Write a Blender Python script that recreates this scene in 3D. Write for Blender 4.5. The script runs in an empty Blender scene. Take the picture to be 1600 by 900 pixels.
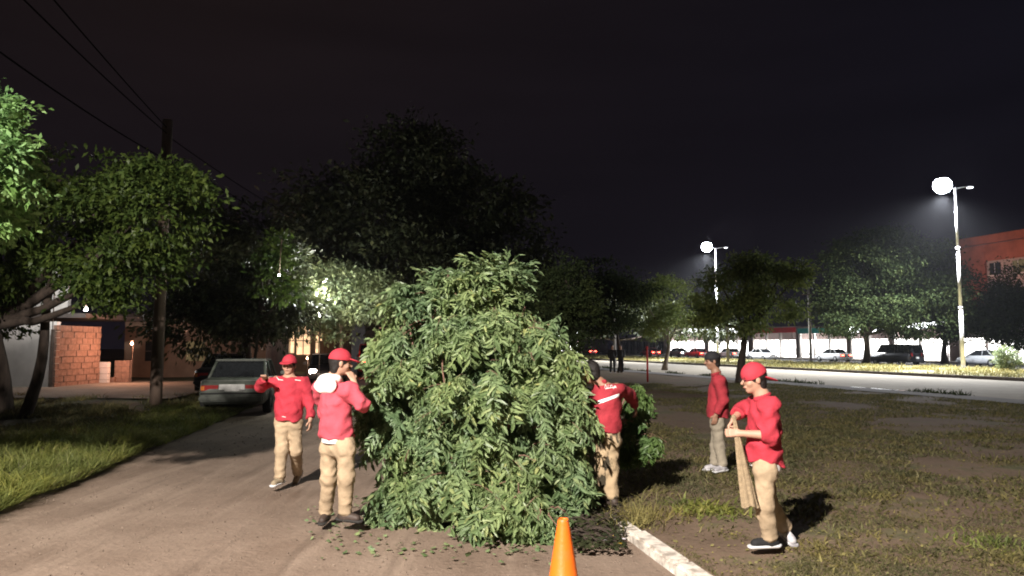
import bpy, math, random
import numpy as np
from mathutils import Vector, Matrix
from mathutils.bvhtree import BVHTree
random.seed(7); RNG = np.random.default_rng(11)
S = bpy.context.scene; COL = S.collection
R = math.radians
F_PX = 1155.0; HOR = 540.0; CAM_H = 1.78
TH = math.atan((HOR-450)/F_PX)
# ---------------------------------------------------------------- camera
cd = bpy.data.cameras.new('camera'); cam = bpy.data.objects.new('camera', cd); COL.objects.link(cam)
cam.location = (0, 0, CAM_H); cam.rotation_euler = (R(90)+TH, 0, 0)
cd.sensor_width = 36; cd.lens = 36*F_PX/1600; cd.clip_end = 2000; cd.clip_start = .05
S.camera = cam
# ---------------------------------------------------------------- night sky, exposure
W = bpy.data.worlds.new('World'); S.world = W; W.use_nodes = True
wn = W.node_tree.nodes; wl = W.node_tree.links; wn.clear()
wo = wn.new('ShaderNodeOutputWorld'); bg = wn.new('ShaderNodeBackground')
tc = wn.new('ShaderNodeTexCoord'); sx = wn.new('ShaderNodeSeparateXYZ')
wl.new(tc.outputs['Generated'], sx.inputs[0])
mr = wn.new('ShaderNodeMapRange'); mr.inputs[1].default_value = -.35; mr.inputs[2].default_value = .55
wl.new(sx.outputs[0], mr.inputs[0])
mix = wn.new('ShaderNodeMixRGB'); mix.inputs[1].default_value = (.0098, .0062, .0064, 1); mix.inputs[2].default_value = (.0052, .0048, .0082, 1)
wl.new(mr.outputs[0], mix.inputs[0])
mz = wn.new('ShaderNodeMapRange'); mz.inputs[1].default_value = .0; mz.inputs[2].default_value = .45
wl.new(sx.outputs[2], mz.inputs[0])
mix2 = wn.new('ShaderNodeMixRGB'); mix2.inputs[1].default_value = (.0060, .0050, .0082, 1)
wl.new(mz.outputs[0], mix2.inputs[0]); wl.new(mix.outputs[0], mix2.inputs[2])
mp = wn.new('ShaderNodeMapping'); mp.inputs['Scale'].default_value = (1.2, 1.2, 9)
wl.new(tc.outputs['Generated'], mp.inputs[0])
nz = wn.new('ShaderNodeTexNoise'); nz.inputs['Scale'].default_value = 2.2; nz.inputs['Detail'].default_value = 5
wl.new(mp.outputs[0], nz.inputs['Vector'])
mn = wn.new('ShaderNodeMapRange'); mn.inputs[1].default_value = .35; mn.inputs[2].default_value = .72; mn.inputs[3].default_value = .9; mn.inputs[4].default_value = 1.12
wl.new(nz.outputs[0], mn.inputs[0])
mul = wn.new('ShaderNodeVectorMath'); mul.operation = 'SCALE'
wl.new(mix2.outputs[0], mul.inputs[0]); wl.new(mn.outputs[0], mul.inputs['Scale'])
wl.new(mul.outputs[0], bg.inputs[0]); bg.inputs[1].default_value = 1.0
wl.new(bg.outputs[0], wo.inputs[0])
S.view_settings.view_transform = 'Standard'; S.view_settings.look = 'None'; S.view_settings.gamma = 1; S.view_settings.exposure = 0
S.cycles.use_denoising = True; S.cycles.max_bounces = 5; S.cycles.sample_clamp_indirect = 4
S.cycles.use_light_tree = True
S.cycles.pixel_filter_type = 'BLACKMAN_HARRIS'; S.cycles.filter_width = 1.9
KEY = (-4.5, -4.3, 8.3)          # lantern of the street lamp behind the photographer
# ---------------------------------------------------------------- pixel -> world
cT, sT = math.cos(TH), math.sin(TH)
def ray(px, py):
    up = (450-py)/F_PX; return (px-800)/F_PX, cT-sT*up, sT+cT*up
def At(px, py, Y):
    a, b, c = ray(px, py); t = Y/b; return np.array((a*t, Y, CAM_H+c*t))
def Gp(px, py, z=0.0):
    a, b, c = ray(px, py); t = (z-CAM_H)/c; return np.array((a*t, b*t, z))
# ---------------------------------------------------------------- objects
def link(o, parent=None):
    COL.objects.link(o)
    if parent is not None: o.parent = parent
    return o
def tag(o, label=None, cat=None, group=None, kind=None):
    if label: o['label'] = label
    if cat: o['category'] = cat
    if group: o['group'] = group
    if kind: o['kind'] = kind
    return o
def thing(name, label, cat, loc=(0, 0, 0), rotz=0, group=None):
    o = bpy.data.objects.new(name, None); link(o); o.empty_display_size = .1
    o.location = tuple(float(v) for v in loc); o.rotation_euler = (0, 0, rotz)
    return tag(o, label, cat, group)
def mesh(name, V, FL, mats=None, mi=None, smooth=False):
    """V (n,3); FL = list of int arrays (m,k)"""
    me = bpy.data.meshes.new(name); V = np.asarray(V, dtype=np.float32)
    FL = [np.asarray(f, dtype=np.int32) for f in FL if len(f)]
    me.vertices.add(len(V)); me.vertices.foreach_set('co', V.ravel())
    loops = np.concatenate([f.ravel() for f in FL]); tot = np.concatenate([np.full(len(f), f.shape[1], np.int32) for f in FL])
    st = np.concatenate([[0], np.cumsum(tot)[:-1]]).astype(np.int32)
    me.loops.add(len(loops)); me.loops.foreach_set('vertex_index', loops)
    me.polygons.add(len(tot)); me.polygons.foreach_set('loop_start', st); me.polygons.foreach_set('loop_total', tot)
    if mi is not None: me.polygons.foreach_set('material_index', np.asarray(mi, np.int32))
    me.polygons.foreach_set('use_smooth', np.full(len(tot), bool(smooth)))
    me.update(calc_edges=True)
    if mats is not None:
        for m in (mats if isinstance(mats, (list, tuple)) else [mats]): me.materials.append(m)
    return me
def obj(name, V, FL, mat, parent=None, smooth=False, world=True, mi=None, kind=None):
    V = np.asarray(V, dtype=np.float64)
    if parent is not None and world:
        p = parent
        while p.parent: p = p.parent
        V = V - np.array(p.location)
    o = bpy.data.objects.new(name, mesh(name, V, FL, mat, mi, smooth)); link(o, parent)
    if kind: o['kind'] = kind
    return o
class MB:
    def __init__(s): s.V = []; s.F = {}; s.n = 0
    def add(s, V, FL):
        V = np.asarray(V, float)
        for f in FL:
            f = np.asarray(f, int)
            if len(f): s.F.setdefault(f.shape[1], []).append(f+s.n)
        s.V.append(V); s.n += len(V); return s
    def box(s, c, d, rz=0, bev=0):
        x, y, z = d[0]/2, d[1]/2, d[2]/2
        V = np.array([(a*x, b*y, e*z) for a in (-1, 1) for b in (-1, 1) for e in (-1, 1)])
        Fq = [(0, 1, 3, 2), (4, 6, 7, 5), (0, 4, 5, 1), (2, 3, 7, 6), (0, 2, 6, 4), (1, 5, 7, 3)]
        if bev:
            bm = __import__('bmesh').new()
            vs = [bm.verts.new(v) for v in V]
            for f in Fq: bm.faces.new([vs[i] for i in f])
            __import__('bmesh').ops.bevel(bm, geom=list(bm.edges), offset=bev, segments=2, affect='EDGES')
            bm.verts.index_update(); V = np.array([v.co[:] for v in bm.verts]); FF = [[v.index for v in f.verts] for f in bm.faces]; bm.free()
            c_, s_ = math.cos(rz), math.sin(rz); V = V @ np.array([[c_, s_, 0], [-s_, c_, 0], [0, 0, 1]])+np.array(c)
            return s.add(V, [[f] for f in FF])
        c_, s_ = math.cos(rz), math.sin(rz); V = V @ np.array([[c_, s_, 0], [-s_, c_, 0], [0, 0, 1]])+np.array(c)
        return s.add(V, [Fq])
    def tube(s, P, r, n=8, cap=True):
        P = np.asarray(P, float); m = len(P); r = np.full(m, r) if np.isscalar(r) else np.asarray(r, float)
        T = np.gradient(P, axis=0); T /= np.linalg.norm(T, axis=1)[:, None]+1e-9
        ref = np.array((0, 0, 1.)) if abs(T[:, 2]).mean() < .9 else np.array((1., 0, 0))
        A = np.cross(T, ref); A /= np.linalg.norm(A, axis=1)[:, None]+1e-9; B = np.cross(T, A)
        a = np.arange(n)*2*math.pi/n
        V = (P[:, None]+r[:, None, None]*(np.cos(a)[None, :, None]*A[:, None]+np.sin(a)[None, :, None]*B[:, None])).reshape(-1, 3)
        i = np.arange(m-1)[:, None]*n; j = np.arange(n)[None]; k = (j+1) % n
        Fq = np.stack([i+j, i+k, i+n+k, i+n+j], -1).reshape(-1, 4); FL = [Fq]
        if cap and n > 2: FL += [np.arange(n)[None, ::-1], (np.arange(n)+(m-1)*n)[None]]
        return s.add(V, FL)
    def lathe(s, prof, c=(0, 0, 0), n=20, ax=2):
        prof = np.asarray(prof, float); m = len(prof); a = np.arange(n)*2*math.pi/n
        V = np.stack([prof[:, 0, None]*np.cos(a), prof[:, 0, None]*np.sin(a), np.repeat(prof[:, 1, None], n, 1)], -1).reshape(-1, 3)
        if ax == 1: V = V[:, [0, 2, 1]]
        if ax == 0: V = V[:, [2, 0, 1]]
        i = np.arange(m-1)[:, None]*n; j = np.arange(n)[None]; k = (j+1) % n
        return s.add(V+np.array(c), [np.stack([i+j, i+k, i+n+k, i+n+j], -1).reshape(-1, 4)])
    def FL(s): return [np.concatenate(v) for v in s.F.values()]
    def build(s, name, mat, parent=None, smooth=False, world=True, kind=None):
        return obj(name, np.concatenate(s.V), s.FL(), mat, parent, smooth, world, kind=kind)
# ---------------------------------------------------------------- materials
def new_mat(name):
    m = bpy.data.materials.new(name); m.use_nodes = True; nt = m.node_tree; return m, nt, nt.nodes['Principled BSDF']
def pbr(name, col, rough=.7, metal=0, var=.15, scale=6, bump=0, bscale=40, emit=None, es=0, island=0, col2=None, lo=.35, hi=.65, spec=.4, stretch=None):
    m, nt, b = new_mat(name); N = nt.nodes; L = nt.links
    b.inputs['Roughness'].default_value = rough; b.inputs['Metallic'].default_value = metal; b.inputs['Specular IOR Level'].default_value = spec
    t = N.new('ShaderNodeTexCoord'); n = N.new('ShaderNodeTexNoise'); n.inputs['Scale'].default_value = scale; n.inputs['Detail'].default_value = 6; n.inputs['Roughness'].default_value = .6
    src = t.outputs['Object']
    if stretch:
        mpn = N.new('ShaderNodeMapping'); mpn.inputs['Scale'].default_value = stretch; L.new(src, mpn.inputs[0]); src = mpn.outputs[0]
    L.new(src, n.inputs['Vector'])
    r = N.new('ShaderNodeMapRange'); r.inputs[1].default_value = lo; r.inputs[2].default_value = hi; L.new(n.outputs[0], r.inputs[0])
    mx = N.new('ShaderNodeMixRGB'); c = np.array(col); c2 = np.array(col2) if col2 is not None else c*(1+var)
    mx.inputs[1].default_value = (*(c*(1-var) if col2 is None else c), 1); mx.inputs[2].default_value = (*c2, 1); L.new(r.outputs[0], mx.inputs[0])
    out = mx.outputs[0]
    if island:
        g = N.new('ShaderNodeNewGeometry'); hs = N.new('ShaderNodeMapRange'); hs.inputs[3].default_value = 1-island; hs.inputs[4].default_value = 1+island
        L.new(g.outputs['Random Per Island'], hs.inputs[0]); sc = N.new('ShaderNodeVectorMath'); sc.operation = 'SCALE'
        L.new(out, sc.inputs[0]); L.new(hs.outputs[0], sc.inputs['Scale']); out = sc.outputs[0]
    L.new(out, b.inputs['Base Color'])
    if bump:
        n2 = N.new('ShaderNodeTexNoise'); n2.inputs['Scale'].default_value = bscale; n2.inputs['Detail'].default_value = 5
        L.new(src, n2.inputs['Vector']); bp = N.new('ShaderNodeBump'); bp.inputs['Strength'].default_value = bump; bp.inputs['Distance'].default_value = .02
        L.new(n2.outputs[0], bp.inputs['Height']); L.new(bp.outputs[0], b.inputs['Normal'])
    if emit is not None: b.inputs['Emission Color'].default_value = (*emit, 1); b.inputs['Emission Strength'].default_value = es
    return m
def leaf_mat(name, c1, c2, trans=.35, rough=.45, c3=None, nsc=1.6):
    m, nt, b = new_mat(name); N = nt.nodes; L = nt.links
    g = N.new('ShaderNodeNewGeometry'); cr = N.new('ShaderNodeValToRGB'); e = cr.color_ramp.elements
    e[0].color = (*c1, 1); e[1].color = (*c2, 1)
    if c3 is not None:
        x = cr.color_ramp.elements.new(.955); x.color = (*c2, 1); e = cr.color_ramp.elements; e[-1].color = (*c3, 1)
    L.new(g.outputs['Random Per Island'], cr.inputs[0])
    nn_ = N.new('ShaderNodeTexNoise'); nn_.inputs['Scale'].default_value = nsc; nn_.inputs['Detail'].default_value = 3; L.new(g.outputs['Position'], nn_.inputs['Vector'])
    r_ = N.new('ShaderNodeMapRange'); r_.inputs[1].default_value = .35; r_.inputs[2].default_value = .65; L.new(nn_.outputs[0], r_.inputs[0])
    tm = N.new('ShaderNodeMixRGB'); tm.inputs[1].default_value = (.78, .86, .95, 1); tm.inputs[2].default_value = (1.16, 1.12, .98, 1); L.new(r_.outputs[0], tm.inputs[0])
    ml = N.new('ShaderNodeVectorMath'); ml.operation = 'MULTIPLY'; L.new(cr.outputs[0], ml.inputs[0]); L.new(tm.outputs[0], ml.inputs[1]); cr = ml; L.new(cr.outputs[0], b.inputs['Base Color'])
    b.inputs['Roughness'].default_value = rough; b.inputs['Specular IOR Level'].default_value = .35 if rough < .65 else .05
    tr = N.new('ShaderNodeBsdfTranslucent'); L.new(cr.outputs[0], tr.inputs[0]); ms = N.new('ShaderNodeMixShader'); ms.inputs[0].default_value = trans
    L.new(b.outputs[0], ms.inputs[1]); L.new(tr.outputs[0], ms.inputs[2]); L.new(ms.outputs[0], N['Material Output'].inputs[0])
    return m
def emis(name, col, s, var=0, scale=1.0):
    m = bpy.data.materials.new(name); m.use_nodes = True; nt = m.node_tree; nt.nodes.clear()
    o = nt.nodes.new('ShaderNodeOutputMaterial'); e = nt.nodes.new('ShaderNodeEmission'); e.inputs[0].default_value = (*col, 1); e.inputs[1].default_value = s
    if var:
        t = nt.nodes.new('ShaderNodeTexCoord'); v = nt.nodes.new('ShaderNodeTexVoronoi'); v.inputs['Scale'].default_value = scale; nt.links.new(t.outputs['Object'], v.inputs[0])
        r = nt.nodes.new('ShaderNodeMapRange'); r.inputs[3].default_value = s*(1-var); r.inputs[4].default_value = s*(1+var)
        sp = nt.nodes.new('ShaderNodeSeparateColor'); nt.links.new(v.outputs['Color'], sp.inputs[0]); nt.links.new(sp.outputs[0], r.inputs[0]); nt.links.new(r.outputs[0], e.inputs[1])
    nt.links.new(e.outputs[0], o.inputs[0]); return m
def ground_mat(name, dirt1, dirt2, green=None, g_lo=.5, g_hi=.62, gscale=.55, streak=None):
    m, nt, b = new_mat(name); N = nt.nodes; L = nt.links; b.inputs['Roughness'].default_value = .9; b.inputs['Specular IOR Level'].default_value = .25
    t = N.new('ShaderNodeTexCoord'); P = t.outputs['Object']
    def noise(sc, det=6, src=P, ro=.6):
        n = N.new('ShaderNodeTexNoise'); n.inputs['Scale'].default_value = sc; n.inputs['Detail'].default_value = det; n.inputs['Roughness'].default_value = ro; L.new(src, n.inputs['Vector']); return n.outputs[0]
    def rng(s, a, c, lo=0, hi=1):
        r = N.new('ShaderNodeMapRange'); r.inputs[1].default_value = a; r.inputs[2].default_value = c; r.inputs[3].default_value = lo; r.inputs[4].default_value = hi; L.new(s, r.inputs[0]); return r.outputs[0]
    def mixc(f, a, c):
        x = N.new('ShaderNodeMixRGB'); L.new(f, x.inputs[0])
        for i, v in ((1, a), (2, c)):
            if isinstance(v, tuple): x.inputs[i].default_value = (*v, 1)
            else: L.new(v, x.inputs[i])
        return x.outputs[0]
    c = mixc(rng(noise(.9, 8), .35, .65), dirt1, dirt2)
    c = mixc(rng(noise(14, 6), .52, .75, 0, .45), c, tuple(np.array(dirt1)*.62))
    c = mixc(rng(noise(38, 3), .62, .74, 0, .55), c, tuple(np.minimum(1, np.array(dirt2)*1.45)))
    if streak:
        mp_ = N.new('ShaderNodeMapping'); mp_.inputs['Rotation'].default_value = (0, 0, R(-9)); mp_.inputs['Scale'].default_value = (2.6, .22, 1); L.new(P, mp_.inputs[0])
        s1 = noise(1.0, 7, mp_.outputs[0], .65); c = mixc(rng(s1, .5, .68, 0, .5), c, streak)
        s2 = noise(1.9, 5, mp_.outputs[0]); c = mixc(rng(s2, .55, .75, 0, .6), c, tuple(np.array(dirt1)*.6))
    if green is not None:
        gm = rng(noise(gscale, 9, P, .72), g_lo, g_hi); gc = mixc(rng(noise(5, 5), .35, .65), green, tuple(np.array(green)*1.9)); c = mixc(gm, c, gc)
    L.new(c, b.inputs['Base Color'])
    bp = N.new('ShaderNodeBump'); bp.inputs['Strength'].default_value = .55; bp.inputs['Distance'].default_value = .03
    ad = N.new('ShaderNodeMath'); ad.operation = 'ADD'; L.new(noise(22, 6), ad.inputs[0]); L.new(noise(4, 5), ad.inputs[1]); L.new(ad.outputs[0], bp.inputs['Height']); L.new(bp.outputs[0], b.inputs['Normal'])
    return m
M = {}
M['road'] = ground_mat('dirt_road_surface', (.185, .133, .099), (.262, .196, .15), streak=(.37, .285, .22))
M['park'] = ground_mat('park_soil', (.155, .108, .076), (.225, .16, .112), green=(.075, .075, .036), g_lo=.5, g_hi=.64, gscale=.9)
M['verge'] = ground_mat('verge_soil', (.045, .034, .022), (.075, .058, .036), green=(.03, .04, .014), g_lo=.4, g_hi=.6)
M['base'] = ground_mat('open_ground', (.09, .075, .055), (.13, .11, .08))
M['drive'] = ground_mat('pale_soil', (.15, .125, .10), (.22, .18, .145))
M['avenue'] = ground_mat('pale_concrete', (.33, .285, .225), (.40, .35, .28))
M['avenue2'] = ground_mat('asphalt', (.07, .07, .07), (.10, .10, .10))
M['path'] = ground_mat('grey_path', (.20, .18, .17), (.27, .25, .24))
M['median'] = ground_mat('dry_median', (.22, .18, .09), (.3, .25, .12), green=(.12, .14, .05), g_lo=.5, g_hi=.6)
M['curb'] = pbr('worn_white_paint', (.38, .33, .28), .8, col2=(.78, .72, .64), scale=7, bump=.5, lo=.38, hi=.55)
M['curb2'] = pbr('dark_kerb', (.13, .11, .10), .9)
M['skin'] = pbr('skin', (.46, .27, .19), .55, var=.06, scale=20)
M['skin2'] = pbr('skin_darker', (.30, .16, .105), .55, var=.06, scale=20)
M['red'] = pbr('red_cotton', (.43, .032, .052), .85, var=.22, scale=5, bump=.6, bscale=22)
M['pinkred'] = pbr('faded_red_fleece', (.54, .08, .11), .95, var=.15, scale=4, bump=.6, bscale=18)
M['darkred'] = pbr('dark_red_cotton', (.32, .026, .038), .85, var=.22, scale=5, bump=.6, bscale=22)
M['capred'] = pbr('red_cap_twill', (.46, .035, .055), .8, var=.1, bump=.15, bscale=60)
M['khaki'] = pbr('khaki_twill', (.42, .315, .205), .9, var=.2, scale=6, bump=.6, bscale=16)
M['khaki2'] = pbr('grey_khaki_twill', (.30, .26, .20), .9, var=.15, scale=6, bump=.3, bscale=16)
M['khakimudshade'] = pbr('khaki_mud_and_leaf_shade', (.42, .31, .19), .9, col2=(.05, .04, .025), scale=9, lo=.50, hi=.56, bump=.3, bscale=16, stretch=(1, 1, .45))  # dark blotches: leaf shadows painted into the cloth colour along with mud
M['white'] = pbr('white_cotton', (.82, .80, .78), .85, var=.04, bump=.15)
M['cream'] = pbr('cream_fleece_hood', (.85, .80, .74), .95, var=.05, bump=.3, bscale=30)
M['black'] = pbr('black_fabric', (.015, .015, .017), .8)
M['hair'] = pbr('black_hair', (.012, .009, .008), .6, var=.4, scale=40, bump=.6, bscale=80)
M['eye'] = pbr('eye_dark', (.02, .015, .012), .25)
M['lip'] = pbr('lips', (.30, .12, .10), .5)
M['sole'] = pbr('white_rubber', (.75, .75, .76), .6, var=.08)
M['darksole'] = pbr('dark_rubber', (.03, .028, .026), .8)
M['boot'] = pbr('brown_leather_boot', (.06, .042, .034), .6, var=.3, scale=14, bump=.2)
M['tanboot'] = pbr('tan_suede', (.30, .24, .16), .8, var=.25, scale=12)
M['greyshoe'] = pbr('grey_mesh_shoe', (.26, .25, .27), .8, col2=(.6, .58, .6), scale=14)
M['reflect'] = pbr('reflective_tape', (.9, .9, .88), .4, var=.03, emit=(.9, .9, .9), es=.0)
M['print'] = pbr('white_print', (.75, .72, .7), .7, var=.1)
M['rope'] = pbr('burlap', (.30, .225, .14), .95, var=.2, scale=30, bump=.5, bscale=90)
M['bark'] = pbr('bark', (.05, .036, .028), .9, var=.35, scale=10, bump=.8, bscale=22, stretch=(1, 1, .3))
M['greybark'] = pbr('pale_bark', (.17, .135, .105), .9, var=.3, scale=10, bump=.8, bscale=22, stretch=(1, 1, .3))
M['twig'] = pbr('reddish_twig', (.20, .115, .085), .8, var=.3, scale=12)
M['orange'] = pbr('orange_cone_plastic', (.82, .15, .012), .42, scale=7, col2=(.62, .15, .03), lo=.5, hi=.72, bump=.1)
M['steel'] = pbr('galvanised_steel', (.50, .49, .50), .45, metal=.35, var=.12, scale=4)
M['concrete'] = pbr('pole_concrete', (.30, .28, .26), .85, var=.18, scale=4, bump=.3)
M['stone'] = pbr('brown_gravel', (.17, .13, .10), .9, var=.3, scale=30)
M['wood'] = pbr('weathered_pole_wood', (.15, .105, .08), .9, var=.3, scale=5, bump=.6, bscale=18, stretch=(1, 1, .12))
M['stick'] = pbr('bare_wood', (.34, .24, .15), .7, var=.2, scale=9)
M['block'] = pbr('terracotta_block', (.24, .15, .115), .9, var=.22, scale=8, bump=.5, island=0)
M['mortar'] = pbr('mortar', (.13, .10, .085), .95, bump=.4)
M['plaster'] = pbr('white_plaster', (.62, .60, .58), .9, var=.12, scale=1.5, bump=.2)
M['darkwall'] = pbr('dark_plaster', (.10, .085, .08), .9, var=.25, scale=1.2)
M['tanwall'] = pbr('tan_plaster', (.28, .2, .15), .9, var=.2, scale=1.2)
M['orangewall'] = pbr('orange_plaster', (.26, .075, .045), .9, var=.25, scale=.6)
M['greywall'] = pbr('grey_plaster', (.32, .26, .25), .9, var=.15, scale=.6)
M['glass'] = pbr('dark_glass', (.02, .022, .025), .12, spec=.6)
M['paintgreen'] = pbr('pale_green_car_paint', (.085, .095, .08), .5, var=.35, scale=5)
M['paintblack'] = pbr('dark_car_paint', (.022, .022, .026), .3, spec=.5)
M['paintred'] = pbr('red_car_paint', (.45, .02, .02), .3, spec=.5)
M['paintwhite'] = pbr('white_car_paint', (.75, .75, .75), .3, spec=.5)
M['paintsilver'] = pbr('silver_car_paint', (.4, .41, .43), .3, spec=.5)
M['tyre'] = pbr('tyre_rubber', (.02, .02, .02), .85)
M['rim'] = pbr('wheel_rim', (.4, .4, .4), .4, metal=.6)
M['taillens'] = pbr('red_lens', (.30, .02, .02), .25, var=.1)
M['amberlens'] = pbr('amber_lens', (.6, .18, .03), .25, var=.1)
M['headlens'] = pbr('clear_lens', (.6, .6, .6), .2)
M['plate'] = pbr('plate_white', (.6, .6, .58), .5)
M['tail_on'] = emis('tail_lamp_lit', (1, .05, .03), 45)
M['head_on'] = emis('head_lamp_lit', (1, .80, .66), 60)
M['lamp_on'] = emis('street_lamp_led', (.86, .92, 1), 90)
M['lamp_dim'] = emis('street_lamp_led_side', (.9, .93, 1), 5)
M['warm_on'] = emis('warm_bulb', (1, .55, .3), 40)
M['white_on'] = emis('white_bulb', (1, .97, .92), 30)
M['shop_on'] = emis('shop_interior_lit', (1, .97, .93), 8, .7, 1.1)
M['shop_sign'] = emis('lit_shop_fascia', (.95, .98, 1), 6, .8, .6)
M['window_on'] = emis('window_lit_warm', (1, .62, .34), 1.6, .3, 2)
M['window_dim'] = emis('window_lit_dim', (1, .72, .35), .12)
M['teal'] = pbr('teal_awning', (.03, .30, .28), .6)
M['redsign'] = pbr('red_fascia', (.6, .03, .04), .5)
M['puddle'] = pbr('water', (.05, .045, .04), .04, spec=.8, bump=0)
M['wire'] = pbr('black_cable', (.002, .002, .002), 1, spec=0)
M['redpaint'] = pbr('red_paint_post', (.45, .03, .03), .6)
M['litter_white'] = pbr('litter_paper', (.65, .62, .68), .7)
M['litter_yellow'] = pbr('litter_yellow', (.6, .42, .06), .6)
M['pile'] = leaf_mat('cut_branch_leaves', (.10, .155, .062), (.29, .375, .185), .3, .42, (.36, .37, .15))
M['pile2'] = leaf_mat('held_branch_leaves', (.07, .13, .035), (.14, .21, .07), .3, .45)
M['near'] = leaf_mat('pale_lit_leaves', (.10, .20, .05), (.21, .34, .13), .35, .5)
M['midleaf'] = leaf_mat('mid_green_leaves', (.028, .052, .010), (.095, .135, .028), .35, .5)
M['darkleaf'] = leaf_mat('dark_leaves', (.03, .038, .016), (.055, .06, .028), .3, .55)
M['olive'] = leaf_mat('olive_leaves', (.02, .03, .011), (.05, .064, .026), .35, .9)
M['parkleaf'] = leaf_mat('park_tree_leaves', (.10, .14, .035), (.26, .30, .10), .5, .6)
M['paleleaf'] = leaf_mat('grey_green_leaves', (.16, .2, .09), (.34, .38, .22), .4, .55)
M['grass'] = leaf_mat('grass_blades', (.08, .08, .036), (.21, .185, .09), .35, .7, (.32, .27, .14))
M['longgrass'] = leaf_mat('long_grass_blades', (.13, .16, .035), (.29, .30, .085), .4, .6, (.42, .38, .16))
M['drygrass'] = leaf_mat('dry_grass_blades', (.19, .165, .065), (.32, .28, .12), .35, .7)
# ---------------------------------------------------------------- numpy noise
_T = RNG.random((256, 256))
def vnoise(x, y, s=1.0):
    x = np.asarray(x)*s+57.3; y = np.asarray(y)*s+91.7; xi = np.floor(x).astype(int); yi = np.floor(y).astype(int); fx = x-xi; fy = y-yi
    fx = fx*fx*(3-2*fx); fy = fy*fy*(3-2*fy); g = lambda i, j: _T[i % 256, j % 256]
    return (g(xi, yi)*(1-fx)+g(xi+1, yi)*fx)*(1-fy)+(g(xi, yi+1)*(1-fx)+g(xi+1, yi+1)*fx)*fy
def fbm(x, y, s, o=4): return sum(vnoise(x, y, s*2**k)/2**k for k in range(o))/sum(1/2**k for k in range(o))
# ---------------------------------------------------------------- the ground
def kx(y): return 1.38-.192*(np.asarray(y, float)-5.7)
def lx(y): return -5.47-.152*(np.asarray(y, float)-7.9)
U = np.array((-.2703, .9628)); Nn = np.array((.9628, .2703))       # along / across the avenue
def av(off, s, z=0): p = Nn*off+U*s; return np.array((p[0], p[1], z))
def z_road(x, y):
    d = x-lx(y); rut = sum(-.03*np.exp(-((d-c)/.28)**2) for c in (1.6, 3.2)); return .012*(fbm(x, y, .8)-.5)*2+rut*.7
def z_park(x, y): return .055+.06*(fbm(x, y, .35)-.5)+.03*(fbm(x, y, 2.2)-.5)
def z_verge(x, y): return .04+.10*(fbm(x, y, .5)-.4)+np.clip((lx(y)-x)*.03, 0, .12)
def sheet(name, X, Y, Z, mat, label=None):
    n, m = X.shape; i = np.arange(n-1)[:, None]*m; j = np.arange(m-1)[None]
    Fq = np.stack([i+j, i+m+j, i+m+j+1, i+j+1], -1).reshape(-1, 4)
    a = np.array([X[0, 0], Y[0, 0]]); b = np.array([X[1, 0], Y[1, 0]])-a; c = np.array([X[0, 1], Y[0, 1]])-a
    if b[0]*c[1]-b[1]*c[0] < 0: Fq = Fq[:, ::-1]
    o = obj(name, np.stack([X, Y, Z], -1).reshape(-1, 3), [Fq], mat, smooth=True); tag(o, label, kind='structure'); return o
def ys(a, b, d0, k):
    out = [a]
    while out[-1] < b: out.append(out[-1]+max(d0, k*max(out[-1], 0)))
    return np.array(out)
yy = ys(-8, 90, .12, .012)
u = np.linspace(0, 1, 60)
X = (lx(yy)-.35)[:, None]*(1-u)+(kx(yy)-.08)[:, None]*u; Y = np.repeat(yy[:, None], 60, 1); sheet('dirt_road', X, Y, z_road(X, Y), M['road'])
def pend(y): return (20.5-.2703*y)/.9628
yp = ys(-8, 78, .12, .012); u = np.linspace(0, 1, 110)**1.25
a = kx(yp)+.12; b_ = np.maximum(pend(yp), a+.1)
X = a[:, None]*(1-u)+b_[:, None]*u; Y = np.repeat(yp[:, None], 110, 1); sheet('park_ground', X, Y, z_park(X, Y), M['park'])
yv = ys(-8, 90, .15, .012); u = np.linspace(0, 1, 80)**1.4
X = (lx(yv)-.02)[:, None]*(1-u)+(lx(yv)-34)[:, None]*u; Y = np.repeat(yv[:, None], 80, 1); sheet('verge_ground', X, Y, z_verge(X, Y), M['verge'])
o = obj('ground', [(-400, -400, -.14), (400, -400, -.14), (400, 400, -.14), (-400, 400, -.14)], [[(0, 1, 2, 3)]], M['base']); tag(o, kind='structure')
def strip(name, o0, o1, s0, s1, z, mat, dz=0.0, n=90):
    s = np.linspace(s0, s1, n); w = np.linspace(o0, o1, 8); SS, WW = np.meshgrid(s, w, indexing='ij')
    X = Nn[0]*WW+U[0]*SS; Y = Nn[1]*WW+U[1]*SS; Z = z+dz*(fbm(X, Y, .7)-.5); return sheet(name, X, Y, Z, mat)
strip('footpath', 20.45, 21.95, -40, 260, .075, M['path'], .02)
strip('avenue', 21.9, 34.6, -40, 260, .0, M['avenue'])
strip('median', 34.75, 49.2, -40, 260, .12, M['median'], .1)
strip('far_avenue', 49.1, 62.0, -40, 260, .004, M['avenue2'])
strip('far_pavement', 62.0, 110, -40, 260, .13, M['path'], .02)
for nm, of in (('kerb', 34.68), ('kerb', 49.18), ('kerb', 61.9)):
    mb = MB(); p = av(of, 110, .07); mb.box(p, (.18, 300, .2), math.atan2(-U[0], U[1])); o = mb.build(nm, M['curb2']); tag(o, kind='structure')
# near kerb: worn white stones, one part each
kb = bpy.data.objects.new('kerb', None); link(kb); tag(kb, kind='structure')
y = -3.0; k = 0
while y < 40:
    L_ = .98 if y < 20 else 2.9
    c = np.array((float(kx(y+L_/2))+.02, y+L_/2, -.004+.010*math.sin(k*1.7))); mb = MB()
    mb.box(c, (.17+.01*math.sin(k*2.3), L_, .16), math.atan(.192)+.012*math.sin(k*3.1), bev=.02); mb.build('kerb_stone', M['curb'], kb); y += L_+.02; k += 1
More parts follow.
